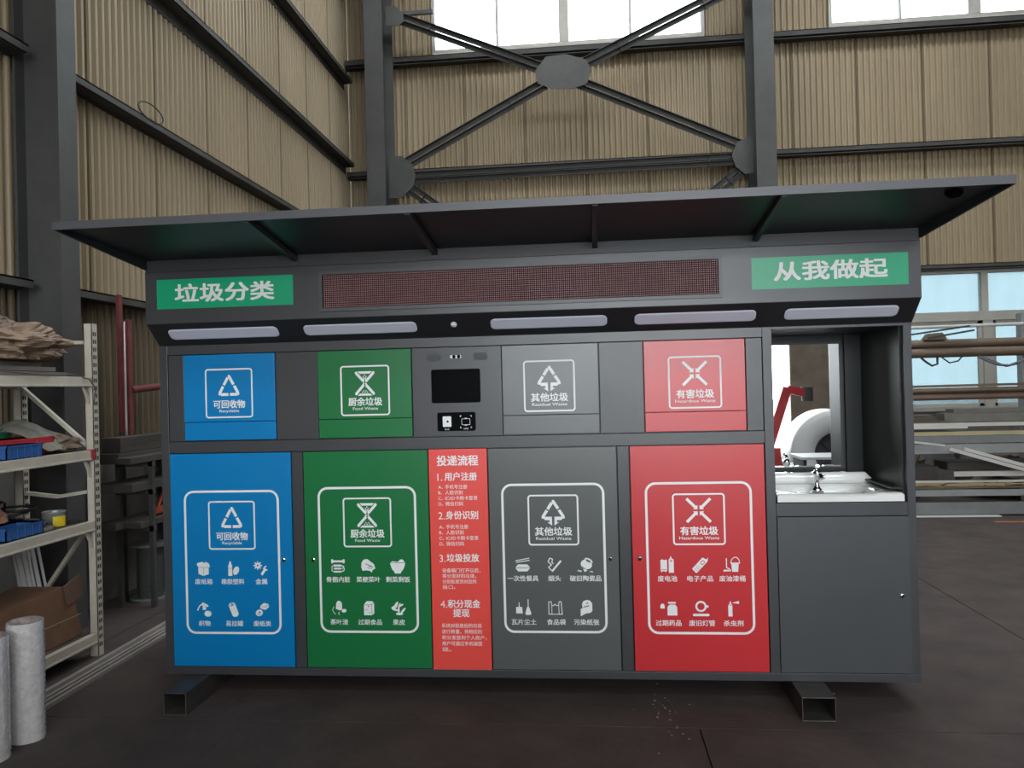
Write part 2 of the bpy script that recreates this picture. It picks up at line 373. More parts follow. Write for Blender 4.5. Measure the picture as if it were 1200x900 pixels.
# columns, bracing ---------------------------------------------------
def hcol(x0, x1, y0, y1, z1, web='y', t=.018):
    mb = B()
    if web == 'y':   # flanges face +-y, web runs along y
        mb.box(x0, x1, y0, y0+t, 0, z1); mb.box(x0, x1, y1-t, y1, 0, z1); c = (x0+x1)/2; mb.box(c-.006, c+.006, y0+t, y1-t, 0, z1)
    else:
        mb.box(x0, x0+t, y0, y1, 0, z1); mb.box(x1-t, x1, y0, y1, 0, z1); c = (y0+y1)/2; mb.box(x0+t, x1-t, c-.006, c+.006, 0, z1)
    return mb
c0 = build('steel_column', hcol(-1.09, -.79, 8.10, 8.78, ZR), M_steelcol, kind='structure')
for x in (4.98, 11.2):
    build('steel_column', hcol(x, x+.30, 8.10, 8.78, ZR), M_steelcol, kind='structure')
for yy in (1.03, -5.4):
    build('steel_column', hcol(XL_+.02, -1.30, yy, yy+.20, ZR, 'x'), M_steelcol, kind='structure')

YBR = 8.45
br = root('cross_bracing', (2.0, YBR, 4.5), kind='structure')
def brace(p, q, gap=.10):
    a = Vector((p[0], YBR, p[1])); b_ = Vector((q[0], YBR, q[1])); d = (b_-a).normalized(); n = Vector((-d.z, 0, d.x))
    if n.z < 0: n = -n
    mb = B()
    for s_ in (1, -1):
        o1 = n*s_*gap/2
        mb.obox(a+o1, b_+o1, .008, .075, n); mb.obox(a+o1*.45+Vector((0,-.03,0)), b_+o1*.45+Vector((0,-.03,0)), .07, .008, n) if s_ < 0 else mb.obox(a+o1*1.7+Vector((0,-.03,0)), b_+o1*1.7+Vector((0,-.03,0)), .07, .008, n)
    m_ = build('brace', mb, M_steelcol, br)
    L_ = (b_-a).length; k = max(2, int(L_/1.0))
    for i in range(k):
        c = a+(b_-a)*((i+.5)/k); mb2 = B(); mb2.obox(c-n*.09, c+n*.075, .06, .012, d)
        build('clip', mb2, M_girt, m_)
gc = (2.03, 6.65)
brace((-.70, 7.80), (1.78, 6.75)); brace((-.50, 5.37), (1.78, 6.53)); brace((2.3, 6.76), (4.98, 7.93)); brace((2.3, 6.52), (4.86, 5.33))
brace((-.46, 5.13), (4.85, 5.16)); brace((-.50, 4.98), (.45, 4.25)); brace((4.86, 5.02), (3.9, 4.25))
def gus(pts):
    build('gusset_plate', B().prism(pts, 'y', YBR-.078, YBR-.068), M_steelcol, br)
gus([(1.62,6.72),(1.80,6.94),(2.12,6.96),(2.45,6.85),(2.52,6.66),(2.44,6.46),(2.2,6.40),(1.88,6.42),(1.66,6.52)])
gus([(-.80,4.80),(-.60,4.80),(-.40,4.98),(-.36,5.15),(-.42,5.34),(-.58,5.48),(-.80,5.48)])
gus([(4.99,4.92),(4.86,4.90),(4.72,5.02),(4.66,5.2),(4.74,5.4),(4.90,5.48),(4.99,5.48)])
gus([(-.80,7.62),(-.80,7.95),(-.62,7.92),(-.5,7.8),(-.5,7.66),(-.6,7.6)])
build('bracket', B().box(-.83, -.02, YBR-.03, YBR+.03, 7.80, 7.86), M_steelcol, br)

# ================================================================== WASTE SORTING STATION
ST = root('waste_sorting_station', (2.0, .5, .118), **T('long charcoal waste sorting station with blue, green, grey and red doors and a canopy', 'recycling station'))
FB = B()
FB.box(0, 4.0, 0, .04, .118, .160); FB.box(0, .046, 0, .04, .16, 1.937); FB.box(3.265, 3.313, 0, .04, .16, 1.937)
FB.box(3.96, 4.0, 0, .04, .16, 1.937)
FB.box(.046, 3.265, 0, .04, 1.885, 1.937); FB.box(.046, 3.265, 0, .04, 1.340, 1.403)
FB.box(3.313, 3.96, 0, .04, .962, 1.030); FB.box(3.313, 3.96, 0, .04, 1.922, 1.937)
build('front_frame', FB, M_frame, ST, bevel=.002)
SB = B(); SB.box(0, .015, .04, 1.05, .118, 1.937); SB.box(3.985, 4.0, .04, 1.05, .118, 1.937); SB.box(.015, 3.985, 1.035, 1.05, .118, 1.937)
SB.box(.015, 3.985, .04, 1.035, .118, .135)
build('cabinet_shell', SB, M_frame, ST)
build('inner_backing', B().box(.046, 3.265, .030, .036, .16, 1.885), M_dark, ST)
build('inner_backing', B().box(3.313, 3.966, .030, .036, .155, .965), M_dark, ST)
NB = B(); NB.box(3.298, 3.313, .04, .64, 1.0, 1.93); NB.box(3.952, 3.967, .04, .64, 1.0, 1.93); NB.box(3.298, 3.967, .64, .655, 1.0, 1.93); NB.box(3.298, 3.967, .04, .64, 1.0, 1.015); NB.box(3.298, 3.967, .04, .64, 1.922, 1.935)
NB.box(3.313, 3.952, .60, .64, 1.015, 1.10); NB.box(3.895, 3.952, .045, .6, 1.09, 1.10); NB.box(3.862, 3.952, .617, .64, 1.10, 1.922)
build('wash_niche', NB, mat('niche satin charcoal', (.014,.016,.016), .40, spec=.35), ST)
HB = B().prism([(-.125,2.050),(-.125,2.330),(1.05,2.330),(1.05,1.938),(0,1.938)], 'x', 0, 4.005)
build('fascia_box', HB, M_frame, ST, bevel=.002)
# canopy
cz_r, cz_f, cy_f, cy_r = 2.375, 2.432, -.79, -.125
mb = B()
def can(x0, x1, xf0, xf1, dz0, dz1):
    vs = [(xf0, cy_f, cz_f+dz0), (xf1, cy_f, cz_f+dz0), (x1, cy_r, cz_r+dz0), (x0, cy_r, cz_r+dz0)]
    vs += [(v[0], v[1], v[2]-dz0+dz1) for v in vs]
    mb.add(vs, [(0,1,2,3),(7,6,5,4),(0,4,5,1),(1,5,6,2),(2,6,7,3),(3,7,4,0)])
can(0, 4.01, -.04, 4.11, .018, .030); mb.box(0, 4.01, cy_r, 1.12, cz_r+.018, cz_r+.030)
cp = build('canopy', mb, M_canopy, ST)
mb = B(); mb.box(-.04, 4.11, cy_f-.012, cy_f, cz_f-.004, cz_f+.032)
build('front_lip', mb, mat('canopy lip paint', (.075,.076,.085), .4), cp)
for xf, xr_, sg in ((-.040, 0.0, 1), (4.110, 4.010, -1)):
    vs = []
    for dx in (0, .010*sg):
        vs += [(xf+dx, cy_f, cz_f-.004), (xr_+dx, cy_r, cz_r-.034), (xr_+dx, cy_r, cz_r+.024), (xf+dx, cy_f, cz_f+.024)]
    build('side_lip', B().add(vs, [(0,1,2,3),(7,6,5,4),(0,4,5,1),(1,5,6,2),(2,6,7,3),(3,7,4,0)]), M_canopy, cp)
for xa, xb in ((.87, .84), (1.605, 1.594), (2.42, 2.42), (3.205, 3.218)):
    m2 = B(); m2.obox((xa, cy_f+.005, cz_f+.004), (xb, cy_r, cz_r-.006), .026, .026); m2.box(xb-.02, xb+.02, cy_r, cy_r+.004, 2.335, 2.375)
    build('rib', m2, mat('rib paint', (.045,.046,.052), .45), cp)
build('rear_rail', B().box(0, 4.005, -.117, -.09, 2.332, 2.392), mat('rib paint', (.045,.046,.052)), cp)
mb = B(); mb.lathe([(0.0,-.018),(.02,-.016),(.032,-.006),(.036,.0),(.036,.012)], (3.93, -.66, 2.428), 18)
build('sensor_dome', mb, M_screen, cp)
# lamp covers on slanted soffit  (from (-.125,2.05) to (0,1.938))
sd = Vector((0, .125, -.112)).normalized(); sn = Vector((0, -.112, -.125)).normalized()
def soff(x, t, h): # t: metres down the slope from the front edge
    p = Vector((x, -.125, 2.050))+sd*t+sn*h; return (p.x, p.y, p.z)
SL = math.hypot(.125, .112)
for (x0, x1) in ((.098, .715), (.858, 1.474), (1.868, 2.474), (2.615, 3.224), (3.365, 3.915)):
    o_ = rrect(0, 0, x1-x0, .075, .026); xc = (x0+x1)/2; tc = SL*.50
    mb = B(); n = len(o_); i_ = rrect(0, 0, x1-x0-.014, .061, .022)
    vs = [soff(xc+p[0], tc-p[1], .0) for p in o_]+[soff(xc+p[0], tc-p[1], .003) for p in o_]+[soff(xc+p[0], tc-p[1], .006) for p in i_]
    mb.add(vs, [(i, (i+1)%n, n+(i+1)%n, n+i) for i in range(n)]+[(n+i, n+(i+1)%n, 2*n+(i+1)%n, 2*n+i) for i in range(n)]+[tuple(range(2*n, 3*n))])
    build('lamp_cover', mb, M_cover, ST)
mb = B(); c_ = Vector(soff(1.674, SL*.45, 0)); mb.cyl(c_, c_+sn*.006, .017, 16); mb.cyl(c_+sn*.006, c_+sn*.012, .012, 14, 0, .006)
build('motion_sensor', mb, mat('sensor white', (.72,.74,.76), .3), ST)
# soffit dark paint panel (darker satin strip under the fascia)
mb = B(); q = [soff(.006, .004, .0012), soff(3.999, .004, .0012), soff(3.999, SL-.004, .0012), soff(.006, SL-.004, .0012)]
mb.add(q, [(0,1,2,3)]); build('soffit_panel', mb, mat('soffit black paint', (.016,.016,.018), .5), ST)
# led display
y0 = -.125
mb = B(); rring(mb, 2.010, 2.189, 2.082, .212, .004, .018, y0-.010, 0, y0)
led = build('led_display', B().box(.985, 3.036, y0-.0015, y0, 2.099, 2.279), M_led, ST)
build('display_frame', mb, mat('display frame', (.062,.063,.066), .4), led)
mb = B(); nx, nz = 192, 16; px = 2.040/nx; pz = .172/nz
for i in range(nx):
    for j in range(nz):
        x = .9915+(i+.5)*px; z = 2.1035+(j+.5)*pz; a = .0026
        mb.add([(x-a, y0-.0015, z-a), (x+a, y0-.0015, z-a), (x+a, y0-.0015, z+a), (x-a, y0-.0015, z+a), (x-a*.5, y0-.0035, z-a*.5), (x+a*.5, y0-.0035, z-a*.5), (x+a*.5, y0-.0035, z+a*.5), (x-a*.5, y0-.0035, z+a*.5)],
               [(0,1,5,4),(1,2,6,5),(2,3,7,6),(3,0,4,7),(4,5,6,7)])
build('led_dots', mb, M_dot, led, fix=False, kind='stuff')
# slogan signs
s1 = build('slogan_sign', B().box(.067, .826, y0-.002, y0, 2.127, 2.286), M_sign, ST, label='green sign reading waste sorting in white characters')
mb = B(); text(mb, '垃圾分类', .446, 2.209, .092, .550, y0-.0028, .034); build('lettering', mb, M_white, s1, fix=False)
s2 = build('slogan_sign', B().box(3.195, 3.945, y0-.002, y0, 2.116, 2.274), M_sign, ST, label='green sign reading start with me in white characters')
mb = B(); text(mb, '从我做起', 3.575, 2.202, .088, .540, y0-.0028, .034); build('lettering', mb, M_white, s2, fix=False)
# filler panels
for a, b_ in ((.050, .136), (.668, .902), (2.429, 2.656), (3.181, 3.262)):
    build('filler_panel', B().box(a, b_, .003, .028, 1.406, 1.882), M_frame if a < 2 else M_frame, ST, bevel=.0015)
for a, b_ in ((.747, .806), (2.511, 2.570)):
    build('door_post', B().box(a, b_, .002, .03, .163, 1.337), M_frame, ST, bevel=.0015)

# ---- emblem drawings, local units: box -1..1
def em_recycle(mb, cx, cz, s, y, grey=False):
    def P(x, z): return (cx+x*s, cz+z*s)
    wd = .17*s*1.0
    A_, Bl, Br = (0, .95), (-.95, -.78), (.95, -.78)
    def seg(a, b_, t0, t1):
        p = (a[0]+(b_[0]-a[0])*t0, a[1]+(b_[1]-a[1])*t0); q = (a[0]+(b_[0]-a[0])*t1, a[1]+(b_[1]-a[1])*t1)
        stroke(mb, [P(*p), P(*q)], .26*s, y)
    if not grey:
        seg(A_, Bl, .10, .50); seg(A_, Bl, .57, .93); seg(A_, Br, .04, .47); seg(A_, Br, .54, .93); seg(Bl, Br, .10, .47); seg(Bl, Br, .55, .93)
        disc(mb, *P(-.88, -.74), .12*s, .12*s, y); disc(mb, *P(.88, -.74), .12*s, .12*s, y); disc(mb, *P(.03, .90), .12*s, .12*s, y)
    else:
        Bl, Br = (-.95, -.52), (.95, -.52)
        seg(A_, Bl, .10, .50); seg(A_, Bl, .57, .95); seg(A_, Br, .04, .47); seg(A_, Br, .54, .95)
        disc(mb, *P(-.92, -.50), .11*s, .11*s, y); disc(mb, *P(.92, -.50), .11*s, .11*s, y); disc(mb, *P(.02, .92), .12*s, .12*s, y)
        for k in (-1, 1):
            poly(mb, [P(k*.9, -.62), P(k*.78, -.44), P(k*.12, -.44), P(k*.12, -.62)], y)
            poly(mb, [P(k*.12, -.5), P(k*.32, -.5), P(k*.32, -.92), P(k*.52, -.92), P(k*.10, -1.22)], y)
            poly(mb, [P(k*.88, -.50), P(k*.32, -.50), P(k*.32, -.74), P(k*.72, -.74)], y)
def em_food(mb, cx, cz, s, y, neg):
    def P(x, z): return (cx+x*s, cz+z*s)
    poly(mb, [P(-.62,1), P(.62,1), P(.42,.80), P(-.42,.80)], y)
    for k in (-1, 1):
        stroke(mb, [P(k*.72,.86), P(k*.10,.18)], .22*s, y); stroke(mb, [P(k*.10,.05), P(k*.10,-.1)], .13*s, y); stroke(mb, [P(k*.10,-.12), P(k*.72,-.82)], .22*s, y)
        disc(mb, *P(k*.72,.88), .11*s, .11*s, y); disc(mb, *P(k*.72,-.84), .11*s, .11*s, y)
        stroke(mb, [P(k*.06,.5), P(k*.10,.1)], .09*s, y)
    poly(mb, [P(-.62,-1), P(.62,-1), P(.42,-.82), P(-.42,-.82)], y)
    for x, z in ((-.2,-.72),(0,-.72),(.2,-.72),(-.1,-.6),(.1,-.6),(0,.68),(-.12,.56),(.12,.56)): disc(mb, *P(x, z), .05*s, .05*s, y)
def em_haz(mb, cx, cz, s, y):
    def P(x, z): return (cx+x*s, cz+z*s)
    for kx in (-1, 1):
        for kz in (-1, 1):
            stroke(mb, [P(kx*.92, kz*.92), P(kx*.26, kz*.26)], .22*s, y)
            poly(mb, [P(kx*.08, kz*.08), P(kx*.08, kz*.42), P(kx*.20, kz*.33), P(kx*.33, kz*.20), P(kx*.42, kz*.08)], y)
EMB = {'blue': ('可回收物', 'Recyclable', .180, .118), 'green': ('厨余垃圾', 'Food Waste', .186, .145), 'grey': ('其他垃圾', 'Residual Waste', .195, .195), 'red': ('有害垃圾', 'Hazardous Waste', .190, .215)}
def emblem(kind, cx, cz, y, parent, negm, size=.268):
    zh, en, wz, we = EMB[kind]
    mb = B(); rring(mb, cx, cz, size, size, .018, .0085, y); build('emblem_border', mb, M_white, parent, fix=False)
    mb = B(); zc = cz+.042
    if kind == 'blue': em_recycle(mb, cx, zc-.002, .060, y)
    elif kind == 'green': em_food(mb, cx, zc-.004, .066, y, None)
    elif kind == 'grey': em_recycle(mb, cx, zc+.002, .060, y, True)
    else: em_haz(mb, cx, zc+.004, .066, y)
    build('emblem', mb, M_white, parent, fix=False)
    mb = B(); text(mb, zh, cx, cz-.060, .042, wz, y, .028); text(mb, en, cx, cz-.097, .0155, we*.95, y, .012, em=False)
    build('lettering', mb, M_white, parent, fix=False)

# ---- item pictograms: primitives in -1..1
ICON = {
 'blue': [
  ('废纸箱', [('p',[(-.75,-.7),(-.05,-1),(.75,-.75),(.75,.15),(.95,.25),(.78,.72),(.3,.95),(.12,.72),(-.1,.95),(-.9,.78),(-.98,.5),(-.75,.3)]), ('N',[(-.7,.28),(0,.1),(.7,.2)],.05), ('N',[(0,.1),(0,-.9)],.04)]),
  ('橡胶塑料', [('p',[(-.62,-1),(-.05,-1),(-.05,.4),(-.2,.7),(-.25,1),(-.42,1),(-.47,.7),(-.62,.4)]), ('e',.5,-.28,.40,.62,-25), ('N',[(-.62,.05),(-.05,.05)],.05)]),
  ('金属', [('c',-.48,.42,.38)]+[('s',[(-.48,.42),(-.48+.62*math.cos(a),.42+.58*math.sin(a))],.16) for a in [k*math.pi/4 for k in range(8)]]+[('n',-.48,.42,.13),('s',[(.05,-.85),(.55,-.15)],.34),('s',[(.3,.05),(.9,-.25)],.20),('s',[(.45,.15),(.75,.35)],.18)]),
  ('织物', [('s',[(-1,-.1),(-.7,.5),(-.2,.85)],.16),('p',[(-.5,.7),(-.2,1),(.4,.75),(.65,.45),(.35,.35),(.2,.5),(.25,0),(-.25,-.05),(-.25,.55)]),('e',.5,-.55,.52,.42,0)]),
  ('易拉罐', [('p',[(-.7,.6),(-.5,.9),(-.05,1),(.25,.85),(.75,-.55),(.55,-.9),(.05,-.98),(-.15,-.8)]),('N',[(-.55,.55),(-.2,.55),(.15,.8)],.08),('n',-.2,.78,.13)]),
  ('废纸类', [('p',[(-.25,.55),(.3,.95),(.98,.8),(.98,.35),(.45,.0),(-.25,.2)]),('N',[(-.2,.5),(.45,.4),(.95,.7)],.05),('e',-.4,-.4,.52,.45,20),('n',-.35,-.35,.14),('N',[(-.8,-.5),(-.2,-.7)],.06)]),
 ],
 'green': [
  ('骨骼内脏', [('s',[(-.75,.68),(.75,.68)],.26),('c',-.8,.82,.16),('c',-.8,.56,.16),('c',.8,.82,.16),('c',.8,.56,.16),('s',[(-.6,.1),(.45,.1)],.28),('s',[(-.6,-.3),(.45,-.3)],.24),('s',[(-.6,-.72),(.45,-.72)],.24),('s',[(-.6,.1),(-.85,.0),(-.85,-.6),(-.65,-.7)],.1),('s',[(.45,.1),(.8,0),(.6,-.35)],.14),('s',[(.4,-.7),(.8,-.6),(.9,-.2)],.12)]),
  ('菜梗菜叶', [('p',[(-.9,.5),(-.6,.9),(-.1,.98),(.4,.6),(.8,.3),(.9,0),(1,-.3),(.6,-.5),(.5,-.85),(.2,-.6),(-.3,-.55),(-.8,-.6),(-.95,-.1)]),('N',[(-.35,.35),(.6,-.05)],.08),('N',[(0,.05),(.7,-.2)],.06),('N',[(-.1,-.2),(.5,-.35)],.05)]),
  ('剩菜剩饭', [('p',[(-1,.35),(1,.35),(.94,0),(.78,-.4),(.5,-.72),(.38,-.98),(-.38,-.98),(-.5,-.72),(-.78,-.4),(-.94,0)]),('p',[(-.95,.45),(-.85,.62),(-.5,.66),(-.2,.58),(.1,.62),(.35,.9),(.7,.9),(.92,.62),(.95,.45)]),('s',[(-1.05,.36),(1.05,.36)],.12),('N',[(-.9,.46),(.9,.46)],.05)]),
  ('茶叶渣', [('p',[(-.45,-.1),(-.35,.75),(-.1,1),(.2,.95),(.4,.7),(.45,-.2),(.1,-.3)]),('e',.7,-.35,.34,.24,10),('s',[(-.7,.2),(-.9,-.2),(-.75,-.6),(-.45,-.85)],.08),('s',[(.1,-.9),(-.1,-.7),(.05,-.5)],.08)]),
  ('过期食品', [('p',[(-.7,-.95),(-.7,.5),(-.3,.95),(.45,.95),(.7,.7),(.7,-.7),(.4,-.95)]),('N',[(-.65,.45),(.35,.45),(.65,.75)],.05),('N',[(.35,.45),(.4,-.9)],.05),('n',-.1,.25,.09),('n',.1,-.6,.08),('n',-.35,-.2,.07)]),
  ('果皮', [('e',-.4,.35,.62,.20,60),('e',-.6,.15,.45,.18,20),('e',-.5,-.2,.45,.15,-15),('e',.1,.35,.4,.13,70),('e',.35,.4,.35,.12,30),('e',.0,-.2,.14,.45,0),('e',.6,-.3,.50,.15,48),('e',.1,-.75,.5,.18,0)]),
 ],
 'grey': [
  ('一次性餐具', [('s',[(-.95,.55),(.9,.9)],.11),('s',[(-.85,.35),(.95,.62)],.11),('p',[(-.95,-.3),(-.6,.08),(.6,.08),(.95,-.3)]),('p',[(-.95,-.45),(-.6,-.85),(.6,-.85),(.95,-.45)]),('s',[(-.95,-.38),(.95,-.38)],.06)]),
  ('烟头', [('s',[(-.3,-.85),(.9,.55)],.24),('s',[(-.35,-.75),(-.75,-.3),(-.35,.0),(-.8,.45),(-.55,.9),(-.2,.75),(-.3,.35),(-.1,.15)],.13)]),
  ('破旧陶瓷品', [('e',.15,.05,.75,.62,-20),('e',.45,.55,.58,.28,-28),('n2',.42,.50,.40,.14,-28),('s',[(-1,-.75),(-.5,-.85)],.16),('p',[(-.3,-.5),(-.1,-.95),(.3,-.7)]),('s',[(.6,-.85),(1,-.95)],.12),('N',[(-.4,-.2),(-.15,-.5),(0,-.4)],.06)]),
  ('瓦片尘土', [('s',[(-.6,.7),(-.6,.1)],.12),('p',[(-1,.1),(-.2,.1),(-.15,-.75),(-1.02,-.75)]),('s',[(.6,1.1),(.6,.1)],.11),('p',[(.45,.1),(.72,.1),(1,-.75),(.9,-.95),(.3,-.95),(.2,-.75)])]),
  ('食品袋', [('s',[(-.85,.8),(-.85,-.85),(.9,-.85),(.8,.8),(.5,.8),(.45,.3),(.15,.3),(.0,.5),(-.2,.3),(-.45,.3),(-.5,.8),(-.85,.8)],.11),('s',[(-.45,.4),(-.45,-.8)],.09),('s',[(.45,.4),(.5,-.8)],.09)]),
  ('污染纸张', [('p',[(-.55,.55),(-.35,.9),(.1,1.05),(.5,.95),(.78,.6),(.78,-.4),(.5,-.65),(-.1,-.75),(-.75,-1.1),(-.75,-.15),(-.5,-.05)]),('n',.15,.62,.10),('N',[(-.4,.1),(.1,.2),(.35,.3)],.10)]),
 ],
 'red': [
  ('废电池', [('p',[(-.85,.6),(-.65,.75),(-.35,.62),(-.1,.72),(0,.55),(0,-.7),(-.1,-.8),(-.2,-.95),(-.35,-.8),(-.6,-.8),(-.7,-.95),(-.85,-.75)]),('N',[(-.8,-.6),(-.05,-.6)],.06),('p',[(.2,-1),(.85,-1),(.85,.7),(.6,.85),(.55,1.1),(.42,1.1),(.38,.85),(.2,.7)]),('N',[(.3,.55),(.75,.55)],.07),('N',[(.52,.75),(.52,.35)],.06)]),
  ('电子产品', [('p',[(-1,-.5),(.35,.95),(.85,.7),(1.05,.95),(.98,.45),(-.35,-1),(-.55,-1)]),('N',[(.05,.25),(.4,.6),(.65,.35),(.3,-.0),(.05,.25)],.08)]+[('n',-.62+.2*i+.18*j,-.52+.2*i-.17*j,.06) for i in range(3) for j in range(3)]),
  ('废油漆桶', [('p',[(-.1,.25),(.85,.25),(.75,-.9),(.0,-.9)]),('s',[(-.2,.22),(1,.22)],.14),('s',[(-.15,.25),(-.05,.65),(.2,.92),(.45,.98),(.7,.9),(.9,.6),(.95,.25)],.10),('s',[(-.7,.85),(-.7,-.35),(-.3,-.55)],.13),('s',[(-1.1,-.75),(-.15,-.72)],.22)]),
  ('过期药品', [('p',[(-.1,.15),(.1,.45),(.95,.45),(1.15,.15),(1.15,-.9),(-.1,-.9)]),('s',[(.0,.75),(.98,.75)],.22),('s',[(.2,.55),(.85,.55)],.12),('p',[(-1,.0),(-1,.4),(-.85,.62),(-.6,.62),(-.45,.4),(-.45,.0)]),('N',[(.1,.58),(.9,.58)],.05)]),
  ('废旧灯管', [('c',0,.28,.72),('n',0,.28,.47),('s',[(.7,.28),(.95,.28)],.3),('s',[(-.9,-.82),(.9,-.82)],.32),('c',-.9,-.82,.16),('c',.9,-.82,.16)]),
  ('杀虫剂', [('p',[(-.62,-1),(-.1,-1),(-.1,.45),(-.25,.65),(-.28,.95),(-.42,.95),(-.45,.65),(-.62,.45)]),('p',[(-.15,.75),(.75,1),(.75,.62)]),('N',[(-.6,.45),(-.12,.45)],.05),('N',[(-.1,.9),(-.1,.6)],.06)]),
 ]}
def icon(prims, cx, cz, s, y, parent, negm):
    mb = B(); yn = y
    P = lambda x, z: (cx+x*s, cz+z*s)
    for p in prims:
        k = p[0]
        if k == 'p': poly(mb, [P(*q) for q in p[1]], y)
        elif k == 's': stroke(mb, [P(*q) for q in p[1]], p[2]*s, y)
        elif k == 'N': stroke(mb, [P(*q) for q in p[1]], p[2]*s*1.15, yn, 1)
        elif k == 'c': disc(mb, *P(p[1], p[2]), p[3]*s, p[3]*s, y)
        elif k == 'n': disc(mb, *P(p[1], p[2]), p[3]*s, p[3]*s, yn, 0, 1)
        elif k == 'e': disc(mb, *P(p[1], p[2]), p[3]*s, p[4]*s, y, math.radians(p[5]))
        elif k == 'n2': disc(mb, *P(p[1], p[2]), p[3]*s, p[4]*s, yn, math.radians(p[5]), 1)
    build('pictogram', mb, [M_white, negm], parent, fix=False)
def lock(x, z, parent, y=-.001):
    mb = B(); mb.lathe([(.0,-.010),(.009,-.010),(.013,-.007),(.0145,-.002),(.0145,.002)], (x, y, z), 18, 0, 'y'); mb.lathe([(0,-.0125),(.007,-.0125),(.008,-.009)], (x, y, z), 14, 1, 'y')
    mb.box(x-.0015, x+.0015, y-.0135, y-.0125, z-.006, z+.006, 1)
    build('lock', mb, [M_chrome, mat('lock core', (.03,.03,.03), .3, .6)], parent)
DOORS = [('blue', M_blue, .046, .744, .3975, .691, -.010), ('green', M_green, .809, 1.504, 1.161, .857, .001), ('grey', M_grey, 1.825, 2.508, 2.166, 2.460, .006), ('red', M_red, 2.573, 3.262, 2.920, 2.614, .004)]
CH = [(.139, .665, .401), (.905, 1.425, 1.168), (1.914, 2.425, 2.164), (2.659, 3.177, 2.919)]
for (kind, m_, x0, x1, cx, lx, dz), (c0x, c1x, cc) in zip(DOORS, CH):
    wname = {'blue': 'blue', 'green': 'green', 'grey': 'mid grey', 'red': 'red'}[kind]
    d = build('bin_door', B().box(x0+.0035, x1-.0035, -.002, .022, .1645, 1.3355), m_, ST, bevel=.0015, label=wname+' bin access door with pictograms')
    yp = -.0028
    mb = B(); rring(mb, cx, .7475+dz, .545, .790, .055, .0125, yp); build('print_border', mb, M_white, d, fix=False)
    emblem(kind, cx+.001, .949+dz*.9, yp, d, m_)
    for i, (zh, pr) in enumerate(ICON[kind]):
        ix = cx+(-.167, 0, .163)[i % 3]; iz = (.712, .486)[i//3]+dz
        icon(pr, ix, iz, .040 if kind != 'red' else .040, yp, d, m_)
        mb = B(); n = len(zh); text(mb, zh, ix+(.004 if i == 4 else 0), (.641, .411)[i//3]+dz, .0285, .0325*n+.001, yp, .018); build('lettering', mb, M_white, d, fix=False)
    lock(lx, .750, d, -.003)
    f = build('chute_flap', B().box(c0x+.002, c1x-.002, -.004, .02, 1.5115, 1.881), m_, ST, bevel=.0015, label=wname+' chute flap with printed emblem')
    emblem(kind, cc, 1.6635+(.003 if kind == 'blue' else -.001), -.0052, f, m_, .272)
    build('chute_lower_panel', B().box(c0x+.002, c1x-.002, -.002, .02, 1.409, 1.5085), m_, ST, bevel=.0015)
# sink door
d = build('sink_door', B().box(3.3165, 3.9635, .0, .024, .163, .9575), mat('sink door paint', (.058,.060,.066), .36, var=.08, vscale=2.5, rvar=.025), ST, bevel=.002, label='plain charcoal door under the wash basin')
lock(3.919, .558, d, -.001)
# control panel
cp_ = build('control_panel', B().box(1.4285, 1.9115, .001, .028, 1.406, 1.882), M_frame, ST, bevel=.0015)
mb = B(); plate(mb, 1.6645, 1.6745, .265, .180, .010, -.003, .002); build('touch_screen', mb, M_screen, cp_)
mb = B(); plate(mb, 1.6635, 1.484, .207, .100, .010, -.003, .002); rd = build('card_reader', mb, M_screen, cp_)
mb = B(); plate(mb, 1.6125, 1.485, .046, .056, .004, -.0045, -.003); disc(mb, 1.616, 1.485, .006, .006, -.0048, 0, 1)
rring(mb, 1.7145, 1.4825, .046, .034, .004, .0022, -.0034)
for sx in (-1, 1):
    for sz in (-1, 1): stroke(mb, [(1.7145+sx*.024, 1.4825+sz*.032), (1.7145+sx*.030, 1.4825+sz*.032), (1.7145+sx*.030, 1.4825+sz*.026)], .003, -.0034)
poly(mb, [(1.706,1.503),(1.723,1.503),(1.7145,1.498)], -.0034); poly(mb, [(1.706,1.462),(1.723,1.462),(1.7145,1.467)], -.0034)
text(mb, '刷卡区', 1.6125, 1.4435, .008, .024, -.0034, .01); text(mb, '扫码区', 1.7145, 1.4455, .008, .026, -.0034, .01)
build('reader_print', mb, [M_white, M_screen], rd, fix=False)
mb = B(); plate(mb, 1.6675, 1.831, .058, .016, .003, -.0015, .001); 
cmr = build('camera_window', mb, M_white, cp_)
mb = B()
for x in (1.6575, 1.6835): mb.lathe([(0,-.004),(.007,-.0035),(.0095,-.001),(.0095,.001)], (x, -.001, 1.831), 16, 0, 'y')
build('camera_lens', mb, M_screen, cmr)
for x in (1.548, 1.799):
    mb = B(); plate(mb, x, 1.829, .082, .042, .020, -.0004, .001)
    sp = build('speaker_grille', mb, mat('worn grille print', (.040,.041,.043), .5, var=.5, vscale=60), cp_)
